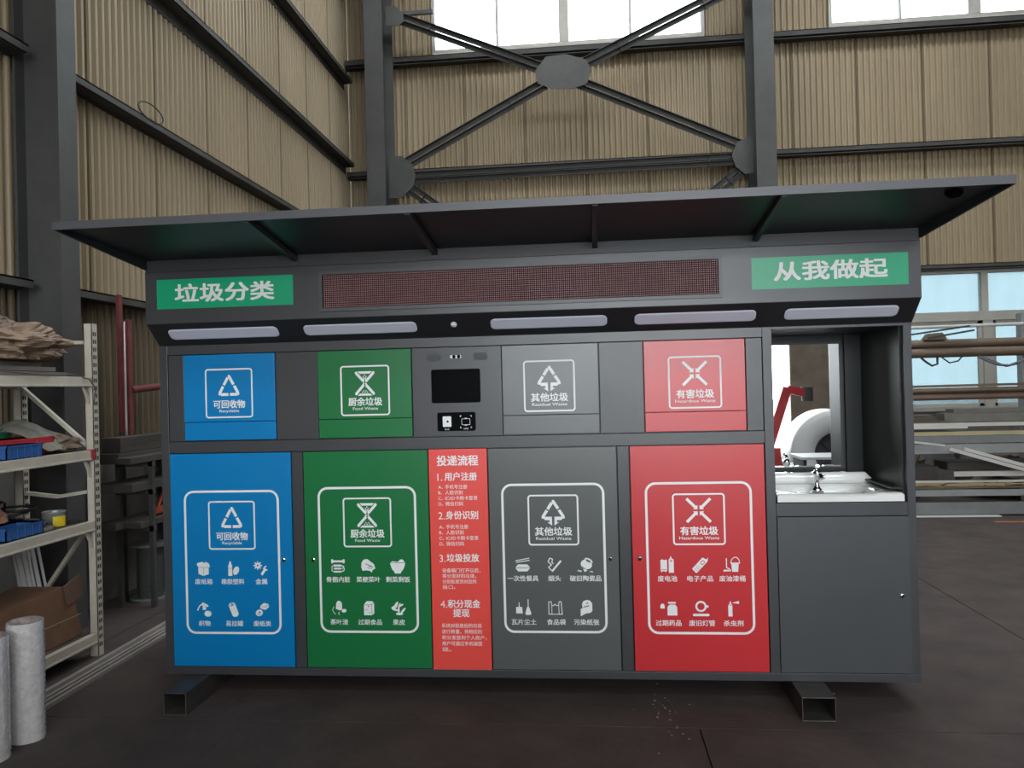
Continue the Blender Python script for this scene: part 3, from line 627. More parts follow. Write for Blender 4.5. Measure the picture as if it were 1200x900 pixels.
# instruction strip
st = build('instruction_panel', B().box(1.507, 1.8215, -.003, .02, .161, 1.338), M_strip, ST, bevel=.001, label='narrow red instruction panel with white writing')
ys_ = -.0038
def para(lines):
    mb = B()
    for (s, x, z, h, w_, off) in lines: text(mb, s, x, z, h, w_, ys_, off, 'l')
    build('lettering', mb, M_white, st, fix=False)
para([('投递流程', 1.552, 1.276, .052, .222, .026)])
para([('1.', 1.553, 1.190, .048, None, .0), ('用户注册', 1.592, 1.191, .041, .174, .024)])
L1_ = [('A、', '手机号注册'), ('B、', '人脸识别'), ('C、', 'IC/ID卡刷卡登录'), ('D、', '微信扫码')]
para([(s, 1.556+(0 if len(s) < 3 else .037), 1.136-.0300*i, .0215, None, .004) for i, (a, b_) in enumerate(L1_) for s in (a, b_)])
para([('2.', 1.553, .984, .048, None, .0), ('身份识别', 1.593, .985, .041, .174, .024)])
para([(s, 1.556+(0 if len(s) < 3 else .037), .923-.0300*i, .0215, None, .004) for i, (a, b_) in enumerate(L1_) for s in (a, b_)])
para([('3.', 1.553, .756, .048, None, .0), ('垃圾投放', 1.593, .757, .041, .174, .024)])
para([(s, 1.567, .690-.0295*i, .0215, .0228*len(s), .004) for i, s in enumerate(['设备箱门打开以后，', '将分类好的垃圾，', '分别投放到对应的', '投口。'])])
para([('4.', 1.553, .512, .048, None, .0), ('积分现金', 1.593, .512, .041, .174, .024), ('提现', 1.621, .463, .041, .086, .024)])
para([(s, 1.557, .396-.0318*i, .0215, .0240*len(s), .004) for i, s in enumerate(['系统对投放后的垃圾', '进行称重，将相应的', '积分发放到个人账户，', '用户可通过手机端提', '现。'])])
# mirror
mr_ = build('mirror', B().box(3.316, 3.832, .630, .636, 1.150, 1.868), M_mirror, ST)
mb = B(); mb.box(3.832, 3.846, .622, .638, 1.140, 1.880); mb.box(3.316, 3.832, .622, .638, 1.868, 1.880); mb.box(3.316, 3.832, .622, .638, 1.138, 1.150)
build('mirror_frame', mb, M_dark, mr_)
# wash basin
BX0, BX1, BY0, BY1 = 3.322, 3.946, .004, .47
def basin(u, v):
    x = BX0+(BX1-BX0)*u; yv = BY0+(BY1-BY0)*v
    e = min(u*.62, (1-u)*.62, v*.46)
    z = 1.078
    bx = (abs(u-.44)/.40); by = (abs(v-.42)/.34)
    q = (bx**3.5+by**3.5)
    if q < 1: z = 1.078-.095*(1-q)**.55-.0
    else: z = 1.078+.004*math.sin(min(1, (q-1)*1.2)*math.pi)
    if v < .10 and .12 < u < .80: z -= .010*math.sin((u-.12)/.68*math.pi)**.4
    if v > .88:
        t = min(1, (v-.88)/.05); z = z*(1-t)+t*1.138
        if t >= 1: 
            seg = (u*4) % 1; z = 1.138-.003*(1 if (.08 < seg < .92) else 0)
        if u > .93: z -= (u-.93)/.07*.045
    if e < .012: z -= (1-(e/.012))**2*.010
    return (x, yv, z)
mb = B(); mb.grid(basin, 80, 60)
pts = [basin(i/80, 0) for i in range(81)]
rim = [basin(i/80, 0) for i in range(81)]+[basin(1, j/60) for j in range(1, 61)]+[basin(i/80, 1) for i in range(79, -1, -1)]+[basin(0, j/60) for j in range(59, 0, -1)]
n = len(rim); mb.add(rim+[(p[0], p[1], 1.034) for p in rim], [(i, (i+1)%n, n+(i+1)%n, n+i) for i in range(n)]+[tuple(range(2*n-1, n-1, -1))], 0, False)
bs = build('wash_basin', mb, M_porc, ST)
bs.data.materials[0] = M_porc
mb = B(); tx, ty = 3.600, .30; tz = 1.052
mb.box(tx-.03, tx+.03, ty-.02, ty+.04, 1.035, tz)
mb.lathe([(.026,tz),(.026,tz+.010),(.019,tz+.016),(.013,tz+.030),(.013,tz+.080),(.018,tz+.085),(.018,tz+.104),(.011,tz+.113),(0,tz+.115)], (tx, ty, 0), 20)
mb.tube([(tx, ty, tz+.080), (tx, ty-.035, tz+.096), (tx, ty-.08, tz+.092), (tx, ty-.094, tz+.076)], .010, 12)
mb.tube([(tx, ty, tz+.11), (tx, ty+.004, tz+.130), (tx-.002, ty-.018, tz+.137), (tx-.004, ty-.045, tz+.139)], .0075, 10); mb.cyl((tx+.013, ty, tz+.072), (tx+.040, ty, tz+.074), .012, 14)
build('tap', mb, M_chrome, bs)

# ================================================================== STEEL TUBES UNDER THE STATION
def rect_tube(name, x0, x1, ya, yb, h, xs, t, **p):
    """open rectangular tube; xs shifts the far end sideways"""
    mb = B(); vs = []
    for yy, dx in ((ya, 0), (yb, xs)):
        vs += [(x0+dx, yy, 0), (x1+dx, yy, 0), (x1+dx, yy, h), (x0+dx, yy, h), (x0+t+dx, yy, t), (x1-t+dx, yy, t), (x1-t+dx, yy, h-t), (x0+t+dx, yy, h-t)]
    fs = []
    for i in range(4):
        j = (i+1) % 4
        fs += [(i, j, 8+j, 8+i), (4+i, 12+i, 12+j, 4+j), (i, 4+i, 4+j, j), (8+i, 8+j, 12+j, 12+i)]
    mb.add(vs, fs); return build(name, mb, M_tube, bevel=.0015, **p)
rect_tube('steel_tube', 3.364, 3.524, -.205, 1.10, .117, .012, .005, **T('rusty rectangular steel tube lying under the right end of the station', 'steel tube', 'tubes carrying the station'))
rect_tube('steel_tube', .128, .254, -.262, 1.10, .117, -.010, .006, **T('dark square steel tube lying under the left end of the station', 'steel tube', 'tubes carrying the station'))

# ================================================================== LEFT SHELVING RACK
RK = root('shelving_rack', (-1.08, -.35, 0), **T('cream painted boltless steel shelving rack standing by the left wall', 'shelving'))
def rpost(x0, x1, y0, y1, h):
    mb = B(); t = .004
    mb.box(x0, x0+t, y0, y1, 0, h); mb.box(x1-t, x1, y0, y1, 0, h); mb.box(x0, x1, y0, y0+t, 0, h)
    p = build('post', mb, M_rack, RK)
    hb = B(); z = .06
    while z < h-.04:
        for yy in (y0+(y1-y0)*.32, y0+(y1-y0)*.68):
            hb.box(x1-.0005, x1+.0012, yy-.006, yy+.006, z, z+.026); 
        z += .05
    build('slot', hb, M_hole, p, kind='stuff')
for ya, yb in ((.610, .665), (-1.40, -1.345)):
    rpost(-.862, -.806, ya, yb, 2.14); rpost(-1.36, -1.30, ya, yb, 2.14)
LV = (.150, .870, 1.325, 1.795)
for z in LV:
    for x0, x1 in ((-.850, -.812), (-1.345, -1.31)):
        mb = B(); mb.box(x0, x1, -1.36, .625, z-.062, z); mb.box(x0-.0, x1+.006, -1.36, .625, z-.062, z-.050)
        build('shelf_beam', mb, M_rack, RK, bevel=.002)
    build('shelf_board', B().box(-1.31, -.85, -1.35, .62, z-.018, z-.004), M_board, RK)
for (xa, za, xb, zb) in ((-1.33, 2.03, -.84, 2.02), (-1.33, 1.75, -.84, 1.33), (-1.30, 1.05, -1.08, 1.025), (-1.08, 1.025, -.84, 1.06), (-1.30, .25, -.90, .80)):
    build('end_brace', B().obox((xa, .638, za), (xb, .638, zb), .03, .022), M_rack, RK)
for z in LV[1:]:
    build('corner_brace', B().obox((-.83, .55, z-.06), (-.83, .61, z-.17), .012, .02), M_rack, RK)
build('beam_clip', B().box(-.850, -.805, .585, .632, 1.262, 1.330), mat('faded red clip', (.33,.04,.04), .6, var=.2), RK)

def lump(name, c, rad, m_, seed, amp=.35, nu=40, nv=24, flat=.0, freq=2.2, **p):
    mb = B(); c = Vector(c)
    def fn(u, v):
        th = 2*math.pi*u; ph = math.pi*(v-.5); d = Vector((math.cos(th)*math.cos(ph), math.sin(th)*math.cos(ph), math.sin(ph)))
        k = 1+amp*(noise.noise(d*freq+Vector((seed, 0, 0)))*1.2+abs(noise.noise(d*freq*3+Vector((seed, 5, 0))))*.55-.1+abs(noise.noise(d*freq*7+Vector((seed, 9, 0))))*.22)
        q = Vector((d.x*rad[0], d.y*rad[1], d.z*rad[2]))*k
        if q.z < -rad[2]*(1-flat): q.z = -rad[2]*(1-flat)
        return tuple(c+q)
    mb.grid(fn, nu, nv, 0, False); return build(name, mb, m_, **p)
Mkraft = mat('crumpled kraft sheeting', (.27,.185,.125), .62, var=.35, vscale=9, bump=.3, bscale=40)
lump('crumpled_wrapping', (-1.08, .12, 1.99), (.20, .50, .125), Mkraft, 3.1, .42, 64, 36, .25, **T('brown crumpled wrapping sheet heaped on the top shelf of the rack', 'wrapping sheet'))
lump('crumpled_cloth', (-1.1, -.12, 2.14), (.16, .22, .085), mat('dirty cloth', (.20,.165,.13), .8, var=.45, vscale=12), 8.4, .5, 40, 24, .2, **T('dark dirty cloth bunched on top of the brown wrapping', 'cloth'))
for i, (z, xa, yb_) in enumerate(((1.800, -.90, .50), (1.832, -.95, .46), (1.862, -1.0, .40))):
    build('grey_plank', B().box(xa-.12, xa, -1.2, yb_, z, z+.026), mat('grey weathered plank', (.17,.155,.14), .85, var=.35, vscale=12, stretch=(1,.15,1)), **T(['lowest grey plank on the top shelf under the wrapping', 'middle grey plank of the three on the top shelf', 'uppermost grey plank touching the brown wrapping'][i], 'plank', 'planks on the top shelf'))
mb = B(); pts = [(-.80, -.35, 1.92), (-.79, -.1, 1.83), (-.79, .1, 1.81), (-.80, .3, 1.86), (-.81, .42, 1.93)]
mb.tube([(-.83, -.3, 1.83), (-.80, -.05, 1.812), (-.79, .1, 1.803), (-.82, .3, 1.803), (-.84, .45, 1.812), (-.795, .56, 1.78), (-.79, .62, 1.72), (-.795, .6, 1.62)], .004, 6)
build('thin_wire', mb, mat('dull wire', (.10,.09,.08), .5, .5), **T('thin dull wire trailing along the top shelf edge to the post', 'wire'))

def crate(name, x0, x1, y0, y1, z0, z1, m_, t=.006, ribs=True, **p):
    r_ = build(name, B().box(x0, x1, y0, y1, z0, z0+t), m_, **p)
    mb = B(); mb.box(x0, x0+t, y0, y1, z0, z1); mb.box(x1-t, x1, y0, y1, z0, z1); mb.box(x0, x1, y0, y0+t, z0, z1); mb.box(x0, x1, y1-t, y1, z0, z1)
    mb.box(x0-.004, x1+.004, y0-.004, y0+t, z1-.012, z1); mb.box(x0-.004, x1+.004, y1-t, y1+.004, z1-.012, z1); mb.box(x1-t, x1+.004, y0, y1, z1-.012, z1); mb.box(x0-.004, x0+t, y0, y1, z1-.012, z1)
    build('bin_wall', mb, m_, r_)
    if ribs:
        k = 5
        for i in range(k):
            yy = y0+(y1-y0)*(i+.5)/k; build('rib', B().box(x1, x1+.003, yy-.003, yy+.003, z0, z1-.012), m_, r_)
    return r_
crate('parts_bin', -.93, -.83, -.12, .165, 1.325, 1.405, mat('blue plastic', (.03,.11,.33), .45, var=.15), **T('blue plastic parts bin on the second shelf of the rack', 'bin', 'plastic bins on the rack'))
crate('parts_bin', -1.12, -.95, -.05, .43, 1.325, 1.43, mat('red plastic', (.55,.035,.05), .45, var=.15), **T('red plastic parts bin behind the blue bin on the second shelf', 'bin', 'plastic bins on the rack'))
crate('parts_bin', -1.29, -1.14, -.1, .28, 1.325, 1.46, mat('green plastic', (.01,.17,.08), .45, var=.15), **T('green plastic parts bin at the back of the second shelf', 'bin', 'plastic bins on the rack'))
lump('rag', (-1.00, .525, 1.368), (.13, .075, .05), mat('brown rag', (.19,.14,.10), .9, var=.4, vscale=14), 1.7, .5, 40, 24, .2, **T('crumpled brown rag beside the red bin on the second shelf', 'rag'))
mb = B()
def sheetfn(u, v):
    x = -1.26+.36*u; yv = .26+.34*v+.04*u
    z = 1.345+.19*math.sin(max(0, 1-u)*2.0)*(1-abs(v-.45)*.7)+.012*noise.noise(Vector((x*14, yv*14, 0)))
    return (x, yv, z)
mb.grid(sheetfn, 24, 20); build('folded_sack', mb, mat('grey woven sack', (.30,.285,.24), .85, var=.3, vscale=25), fix=False, **T('grey woven sack leaning in the corner of the second shelf', 'sack'))
mb = B(); mb.tube([(-1.25+.03*math.sin(i*1.3), .05+.035*i, 1.47+.03*math.cos(i*1.9)) for i in range(14)], .004, 6); mb.tube([(-1.22+.05*math.cos(i*1.1), .1+.03*i, 1.47+.02*math.sin(i*2.3)) for i in range(13)], .003, 6)
build('green_cord', mb, mat('green cord', (.03,.22,.13), .5), **T('tangle of thin green cord above the green bin', 'cord'))
# third shelf
crate('blue_tray', -1.03, -.86, -.1, .20, .870, .945, mat('blue plastic', (.03,.11,.33)), **T('blue plastic tray at the left on the third shelf', 'tray'))
mb = B(); mb.lathe([(0,.870),(.066,.870),(.066,.955),(.070,.960),(.066,.963),(.062,.955),(.062,.880),(0,.880)], (-.96, .43, 0), 28)
tin = build('grey_tin', mb, mat('galvanised tin', (.33,.33,.33), .4, .5, var=.1), **T('open grey tin with a yellow label on the third shelf', 'tin'))
def arcband(cx, cy, r, a0, a1, z0, z1, n=10):
    mb = B(); vs = []
    for i in range(n+1):
        a = math.radians(a0+(a1-a0)*i/n); vs += [(cx+r*math.cos(a), cy+r*math.sin(a), z0), (cx+r*math.cos(a), cy+r*math.sin(a), z1)]
    mb.add(vs, [(2*i, 2*i+2, 2*i+3, 2*i+1) for i in range(n)]); return mb
build('paper_label', arcband(-.96, .43, .0672, -60, 12, .872, .935), mat('yellow label', (.75,.55,.02), .5), tin)
mb = B(); mb.lathe([(.035,.870),(.080,.870),(.083,.880),(.083,.890),(.078,.896),(.035,.896),(.035,.870)], (-.93, .25, 0), 26)
build('flat_reel', mb, mat('dusty dark reel', (.12,.105,.095), .7, var=.4, vscale=30), **T('flat dark reel of wire lying in front of the grey tin', 'reel'))
lump('leather_glove', (-1.12, .10, .955), (.075, .10, .085), mat('tan leather', (.33,.17,.11), .7, var=.3), 4.2, .35, 28, 18, .1, **T('tan leather work glove behind the blue tray', 'glove'))
mb = B(); mb.tube([(-1.18+.09*math.cos(i*.9)+.004*i, .30+.10*math.sin(i*.9), .885+.006*i+.02*math.sin(i*.5)) for i in range(24)], .008, 8); mb.tube([(-1.2, .22, .9), (-1.2, .25, 1.0), (-1.19, .28, 1.045), (-1.19, .31, 1.03), (-1.19, .3, .98), (-1.2, .33, .92)], .008, 8)
build('black_cable', mb, mat('black rubber', (.012,.012,.012), .6), **T('coiled black cable with a raised loop on the third shelf', 'cable'))
lump('scrap_cloth', (-1.04, .30, .895), (.09, .08, .03), mat('grey rag', (.14,.13,.12), .9, var=.4, vscale=20), 6.6, .5, 26, 16, .1, **T('small grey rag between the glove and the grey tin', 'rag'))
build('steel_plate', B().box(-1.10, -.90, .50, .60, .870, .882), M_tube, **T('small flat steel plate beside the end post on the third shelf', 'plate'))
# fourth shelf: cardboard, rods
Mcard = mat('brown cardboard', (.20,.105,.062), .75, var=.22, vscale=5, bump=.1, bscale=30)
cb = root('cardboard_box', (-.98, .2, .15), **T('brown cardboard box with an open flap on the bottom shelf', 'cardboard box'))
mb = B(); mb.prism([(-.30, .152), (.585, .152), (.50, .45), (.40, .50), (-.30, .47)], 'x', -1.2, -.895)
build('box_body', mb, Mcard, cb)
mb = B(); mb.add([(-.892, .40, .50), (-.892, .565, .545), (-.885, .575, .41), (-.882, .43, .375), (-.886, .40, .497), (-.886, .565, .542), (-.879, .575, .407), (-.876, .43, .372)], [(0,1,2,3),(7,6,5,4),(0,4,5,1),(1,5,6,2),(2,6,7,3),(3,7,4,0)])
build('flap', mb, mat('dark cardboard', (.13,.072,.05), .8, var=.2), cb)
mb = B(); mb.box(-.8955, -.893, -.30, .57, .285, .289); build('tape_edge', mb, mat('pale tape', (.42,.33,.25), .5), cb)
rod0 = build('chrome_rod', B().pipe((-1.24, .56, .155), (-1.262, .43, .80), .0085, .002, 10), mat('polished rod', (.85,.85,.86), .35, .5), **T('leftmost upright chrome rod behind the cardboard box', 'rod', 'chrome rods behind the cardboard box'))
for qi, (dy, dx, dz_) in enumerate(((.03, .0, -.04), (.05, .0, -.09), (.07, .01, .0), (.095, .0, -.01), (.125, .0, -.05), (.15, .01, -.02), (.175, .0, .0), (.205, .015, .0))):
    dup(rod0, (dx, dy, 0), label=['second', 'third', 'fourth', 'fifth', 'sixth', 'seventh', 'eighth', 'ninth'][qi]+' chrome rod from the left behind the cardboard box')
# bubble-wrap rolls
Mbub = mat('bubble wrap', (.68,.64,.63), .12, var=.2, vscale=30, bump=.55, bscale=48, coat=1.0)
def wrap_roll(cx, cy, r_, h, seed, **p):
    mb = B(); nu, nv = 96, 90
    def fn(u, v):
        a = 2*math.pi*u; z = h*v
        bub = .0028*max(0, math.sin(u*nu/2*math.pi*.5)*math.sin(v*nv*math.pi*.5))
        k = 1+.05*noise.noise(Vector((math.cos(a)*1.5+seed, math.sin(a)*1.5, z*3)))
        return (cx+(r_*k+bub)*math.cos(a), cy+(r_*k+bub)*math.sin(a), z)
    mb.grid(fn, nu, nv)
    b_ = build('bubble_wrap_roll', mb, Mbub, fix=False, **p)
    m2 = B(); m2.lathe([(0, h-.045), (r_*.55, h-.04), (r_*.72, h-.012), (r_*.9, h+.004), (r_*1.0, h-.002)], (cx, cy, 0), 40)
    build('roll_end', m2, mat('wrap end', (.30,.24,.23), .35, var=.5, vscale=30), b_)
wrap_roll(-.408, -.55, .080, .575, 2, **T('clear bubble wrap roll standing on end beside the shelving', 'bubble wrap', 'rolls of bubble wrap'))
wrap_roll(-.425, -.77, .082, .565, 9, **T('leftmost bubble wrap roll, cut by the photo edge, nearest the camera', 'bubble wrap', 'rolls of bubble wrap'))
# floor bars
Mbar = mat('pale primed profile', (.34,.31,.29), .5, .2, var=.15, vscale=6)
for i, (x, z, wd) in enumerate(((-.730, .0, .018), (-.695, .0, .018), (-.660, .0, .020), (-.622, .0, .018), (-.677, .0215, .018), (-.580, .0, .022))):
    mb = B(); mb.obox((x+.03, -.75-.03*i, z+.011), (x-.055, 3.3+.05*i, z+.011), wd, .021)
    build('metal_profile', mb, Mbar, **T(['long pale metal profile on the floor nearest the shelving rack', 'second long pale profile from the rack on the floor', 'third long pale profile from the rack on the floor', 'fourth long pale profile from the rack on the floor', 'pale profile lying on top of the other floor profiles', 'outermost pale profile on the floor, farthest from the rack'][i], 'metal profile', 'profiles on the floor by the rack'))

# ================================================================== CLUTTER BETWEEN RACK AND STATION
rp = root('red_post', (-1.42, 1.95, 0), **T('red painted channel post by the left wall behind the rack', 'post'))
Mrp = mat('worn red primer', (.17,.038,.040), .7, var=.35, vscale=10)
build('channel', B().box(-1.455, -1.43, 1.90, 1.95, 1.38, 2.5), Mrp, rp); build('lower_stub', B().box(-1.455, -1.43, 1.90, 1.95, .0, 1.38), M_girt, rp); build('channel', B().box(-1.42, -1.395, 1.97, 2.02, 1.36, 2.30), Mrp, rp)
build('rod', B().cyl((-1.405, 1.93, 1.35), (-1.405, 1.93, 2.28), .010, 10), mat('bright rod', (.5,.45,.42), .35, .7), rp)
build('cross_pipe', B().cyl((-1.40, 2.0, 1.72), (-1.38, 3.1, 1.80), .030, 14), Mrp, rp)
Mtim = mat('dusty grey timber', (.065,.055,.048), .85, var=.4, vscale=8, stretch=(1,.2,1), bump=.3, bscale=40)
def timber(x0, x1, y0, y1, z0, z1, lab):
    build('timber', B().box(x0, x1, y0, y1, z0, z1), Mtim, bevel=.004, **T(lab, 'timber', 'timbers behind the rack'))
bt = root('timber_trestle', (-1.35, 2.6, 0), **T('dark steel trestle carrying dusty timbers along the left wall', 'trestle'))
for yy in (1.75, 2.35, 3.6):
    mb = B(); mb.box(-1.385, -1.35, yy-.02, yy+.02, 0, 1.15); mb.box(-1.11, -1.075, yy-.02, yy+.02, 0, 1.15); build('leg', mb, M_girt, bt)
    for z in (.64, .93, 1.15): build('arm', B().box(-1.385, -1.07, yy-.02, yy+.02, z-.04, z), M_girt, bt)
timber(-1.385, -1.21, 1.5, 4.4, 1.151, 1.23, 'wide dusty timber on the trestle, farthest back at the top')
timber(-1.20, -1.08, 1.45, 4.0, 1.151, 1.20, 'dusty timber on the trestle top, nearer the station')
timber(-1.375, -1.22, 1.55, 3.9, 1.232, 1.35, 'uppermost dusty timber on the trestle by the red post')
timber(-1.385, -1.10, 1.5, 4.2, .931, 1.00, 'thick dark timber on the middle arms of the trestle')
timber(-1.385, -1.24, 1.5, 4.2, .641, .70, 'dark timber on the low arms of the trestle, by the wall')
timber(-1.23, -1.10, 1.6, 3.8, .641, .69, 'dark timber on the low arms of the trestle, nearer the station')
Mor = mat('dusty orange plastic', (.40,.075,.03), .5, var=.2)
og = root('orange_clamp', (-1.2, 2.0, .69), **T('dusty orange hand tool with two arms on the low timbers', 'tool'))
build('handle', B().obox((-1.20, 1.92, .725), (-1.15, 2.28, .735), .06, .055), Mor, og, bevel=.01)
build('arm', B().cyl((-1.18, 1.98, .75), (-1.20, 2.10, .86), .014, 10), Mor, og); build('arm', B().cyl((-1.16, 2.16, .75), (-1.16, 2.34, .745), .02, 10), Mor, og)
build('wooden_wedge', B().prism([(2.14, .76), (2.46, .90), (2.46, .93), (2.14, .785)], 'x', -1.20, -1.16), mat('pale wood', (.36,.27,.17), .7), **T('pale wooden wedge leaning over the orange tool', 'wedge'))
# wire spool
sp = root('wire_spool', (-1.27, 2.0, 0), **T('grey wire spool standing on the floor behind the rack post', 'spool'))
build('core', B().cyl((-1.27, 2.0, .02), (-1.27, 2.0, .44), .10, 28), mat('wound grey wire', (.13,.135,.13), .45, .6, var=.5, vscale=40, bump=.6, bscale=160, stretch=(1,1,6)), sp)
for z0 in (0, .44): build('flange', B().cyl((-1.27, 2.0, z0), (-1.27, 2.0, z0+.018), .155, 32), mat('grey flange', (.16,.165,.16), .6), sp)
# concrete pier between timbers
build('wall_pier', B().box(XL_+.06, XL_+.16, 2.55, 2.95, 0, 1.16), M_plinth, wl)
# loop of wire on the girt
mb = B(); mb.tube([(XL_+.17, 2.55+.20*math.cos(a), 4.165+.075*math.sin(a)+.05) for a in [i*.33 for i in range(20)]], .006, 6)
build('wire_loop', mb, mat('dark wire', (.03,.03,.03), .6), **T('small dark wire loop hanging over the left wall girt', 'wire'))

# ================================================================== RIGHT STOCK RACK
SR = root('stock_rack', (8.0, 6.2, 0), **T('galvanised cantilever stock rack in front of the lower windows', 'storage rack'))
Mgal = mat('dull galvanised steel', (.30,.31,.305), .5, .35, var=.15, vscale=5)
Mgal2 = mat('dark galvanised steel', (.20,.21,.205), .55, .35, var=.15, vscale=5)
for x in (5.2, 7.84, 9.9):
    build('upright', B().box(x, x+.10, 6.42, 6.55, 0, 2.45), Mgal, SR)
    for z in (.235, .862, 1.38, 1.90): build('arm', B().box(x+.02, x+.08, 5.80, 6.42, z-.05, z), Mgal2, SR)
build('base_beam', B().box(4.6, 10.4, 5.72, 5.80, .015, .160), Mgal2, SR)
build('shelf_beam', B().box(4.6, 10.4, 5.72, 5.79, .235, .305), Mgal, SR)
build('shelf_beam', B().box(4.6, 10.4, 5.72, 5.79, .745, .850), Mgal, SR)
build('shelf_beam', B().box(4.6, 10.4, 5.80, 5.86, .862, .950), Mgal2, SR)
build('floor_strip', B().box(4.4, 7.15, 5.62, 5.70, 0, .012), mat('pale strip', (.6,.6,.58), .6), **T('pale flat bar lying on the floor in front of the stock rack', 'flat bar'))
Mpb = mat('brown dusty pipe', (.17,.125,.09), .45, .35, var=.3, vscale=5, stretch=(.3,1,1))
def stock(name, shape, m_, lab, cat, grp, bev=0):
    return build(name, shape, m_, bevel=bev, **T(lab, cat, grp))
pl = ['large brown pipe at the front of the upper arms of the stock rack', 'large brown pipe lying behind the front one on the upper arms', 'large brown pipe on top of the two others on the upper arms']
for i, (yy, z, r_) in enumerate(((5.84, 1.955, .055), (5.98, 1.965, .065), (5.90, 2.070, .05))):
    stock('steel_pipe', B().pipe((4.5, yy, z), (10.2, yy, z), r_, .005, 20), Mpb, pl[i], 'pipe', 'brown pipes on the stock rack')
pl = ['thin brown pipe at the front of the middle arms', 'brown pipe second from the front on the middle arms', 'brown pipe stacked on top on the middle arms', 'rust brown pipe at the back of the middle arms']
for i, (yy, z, r_) in enumerate(((5.83, 1.415, .035), (5.92, 1.425, .045), (5.87, 1.497, .032), (6.04, 1.43, .05))):
    stock('steel_pipe', B().pipe((4.5, yy, z), (10.2, yy, z), r_, .004, 18), mat('rust brown pipe', (.16,.10,.075), .5, .3, var=.3, vscale=5, stretch=(.3,1,1)) if i in (0, 3) else Mpb, pl[i], 'pipe', 'brown pipes on the stock rack')
stock('steel_bar', B().obox((4.5, 5.9, 1.545), (9.6, 5.92, 1.56), .06, .03), Mpb, 'flat brown bar lying over the middle pipes', 'bar', 'bars on the stock rack')
stock('steel_bar', B().obox((5.6, 5.84, 2.10), (6.95, 5.84, 2.27), .03, .022), mat('dark bar', (.05,.045,.042), .6), 'dark bar sloping up over the upper pipes', 'bar', 'bars on the stock rack')
stock('steel_bar', B().obox((6.45, 5.80, 2.135), (6.98, 5.80, 2.215), .03, .022), mat('dark bar', (.05,.045,.042)), 'shorter dark bar lying just below the sloping one', 'bar', 'bars on the stock rack')
stock('clamp_block', B().prism([(6.42,2.115),(6.48,2.19),(6.62,2.20),(6.68,2.115)], 'y', 5.80, 5.95), Mpb, 'brown block sitting on the upper pipes', 'block', None)
stock('light_tube', B().cyl((4.6, 6.15, 2.27), (10.2, 6.2, 2.32), .022, 12), mat('pale tube', (.5,.5,.5), .4), 'thin pale tube crossing the windows above the pipes', 'tube', None)
mb = B(); mb.tube([(6.38, 5.84, 1.90), (6.44, 5.82, 1.84), (6.50, 5.82, 1.80), (6.56, 5.82, 1.82), (6.57, 5.84, 1.90)], .013, 8); mb.tube([(6.62, 5.84, 1.90), (6.70, 5.82, 1.83), (6.80, 5.82, 1.85), (6.86, 5.84, 1.91)], .009, 8)
build('hanging_strap', mb, mat('dark strap', (.03,.032,.04), .6), **T('dark looped strap hanging under the upper pipes', 'strap'))
mb = B(); mb.tube([(7.02, 5.80, 1.90), (7.12, 5.78, 1.84), (7.24, 5.78, 1.79), (7.36, 5.78, 1.78), (7.5, 5.78, 1.83), (7.6, 5.80, 1.90)], .014, 8); mb.tube([(7.05, 5.80, 1.90), (7.2, 5.79, 1.83), (7.33, 5.79, 1.77), (7.48, 5.80, 1.80)], .010, 8)
build('hanging_cable', mb, mat('grey cable', (.13,.13,.16), .5), **T('grey twisted cable sagging below the upper pipes at the right', 'cable'))
Mwt = mat('white aluminium tube', (.72,.70,.66), .3, .3, var=.05)
for i, (yy, z, x0, x1) in enumerate(((5.84, .975, 4.5, 10.2), (5.90, .975, 4.5, 10.2), (5.87, 1.055, 4.5, 6.9), (5.95, 1.075, 4.7, 10.2))):
    m_ = mat('yellowed batten', (.42,.36,.20), .6, var=.2) if i == 0 else Mwt
    if i == 1: m_ = Mgal2
    stock('long_bar', B().box(x0, x1, yy-.022, yy+.022, z-.022, z+.022), m_, ['yellowish batten on the grey rack beam', 'grey bar just behind the yellowish batten', 'white bar ending short, above the yellowish batten', 'white bar running the full width above the batten'][i], 'bar', 'bars on the stock rack')
Mwood = mat('weathered boards', (.24,.19,.13), .8, col2=(.09,.07,.055), vscale=6, stretch=(.3,1,2), bump=.3, bscale=30)
for i, (x0, x1, y0_, z0, z1) in enumerate(((4.8, 6.75, 6.0, 1.055, 1.12), (4.9, 6.6, 6.12, 1.12, 1.19), (6.72, 8.6, 6.05, 1.10, 1.21), (6.85, 8.2, 6.1, 1.21, 1.26))):
    stock('board', B().box(x0, x1, y0_, y0_+.22, z0, z1), Mwood if i < 2 else mat('grey boards', (.21,.20,.175), .8, var=.2, vscale=5), ['weathered board low at the left below the window sill', 'weathered board on top at the left below the sill', 'thick grey board below the window sill at the right', 'thin grey board on top of the thick one'][i], 'board', 'boards on the stock rack', .004)
stock('board', B().box(5.0, 6.75, 5.84, 6.3, .962, .998), Mwood, 'brown board behind the yellowish batten', 'board', 'boards on the stock rack')
stock('board', B().box(4.6, 10.2, 5.86, 6.35, .306, .335), Mwood, 'rough board with frayed edge on the low shelf', 'board', 'boards on the stock rack')
mb = B()
for i in range(60):
    x = 5.9+random.random()*2.2; mb.obox((x, 5.85, .34+random.random()*.03), (x+.1+random.random()*.25, 5.84, .335+random.random()*.06), .01, .01)
build('wood_splinters', mb, mat('straw fibre', (.45,.33,.17), .8), kind='stuff', **T('frayed straw coloured splinters on the low board', 'splinters'))
stock('long_bar', B().box(6.72, 9.6, 5.83, 5.90, .455, .515), Mwt, 'short white bar on the low shelf, right part', 'bar', 'bars on the stock rack')
stock('long_bar', B().box(4.6, 10.2, 5.81, 5.83, .385, .410), Mwt, 'thin pale bar along the low board', 'bar', 'bars on the stock rack')
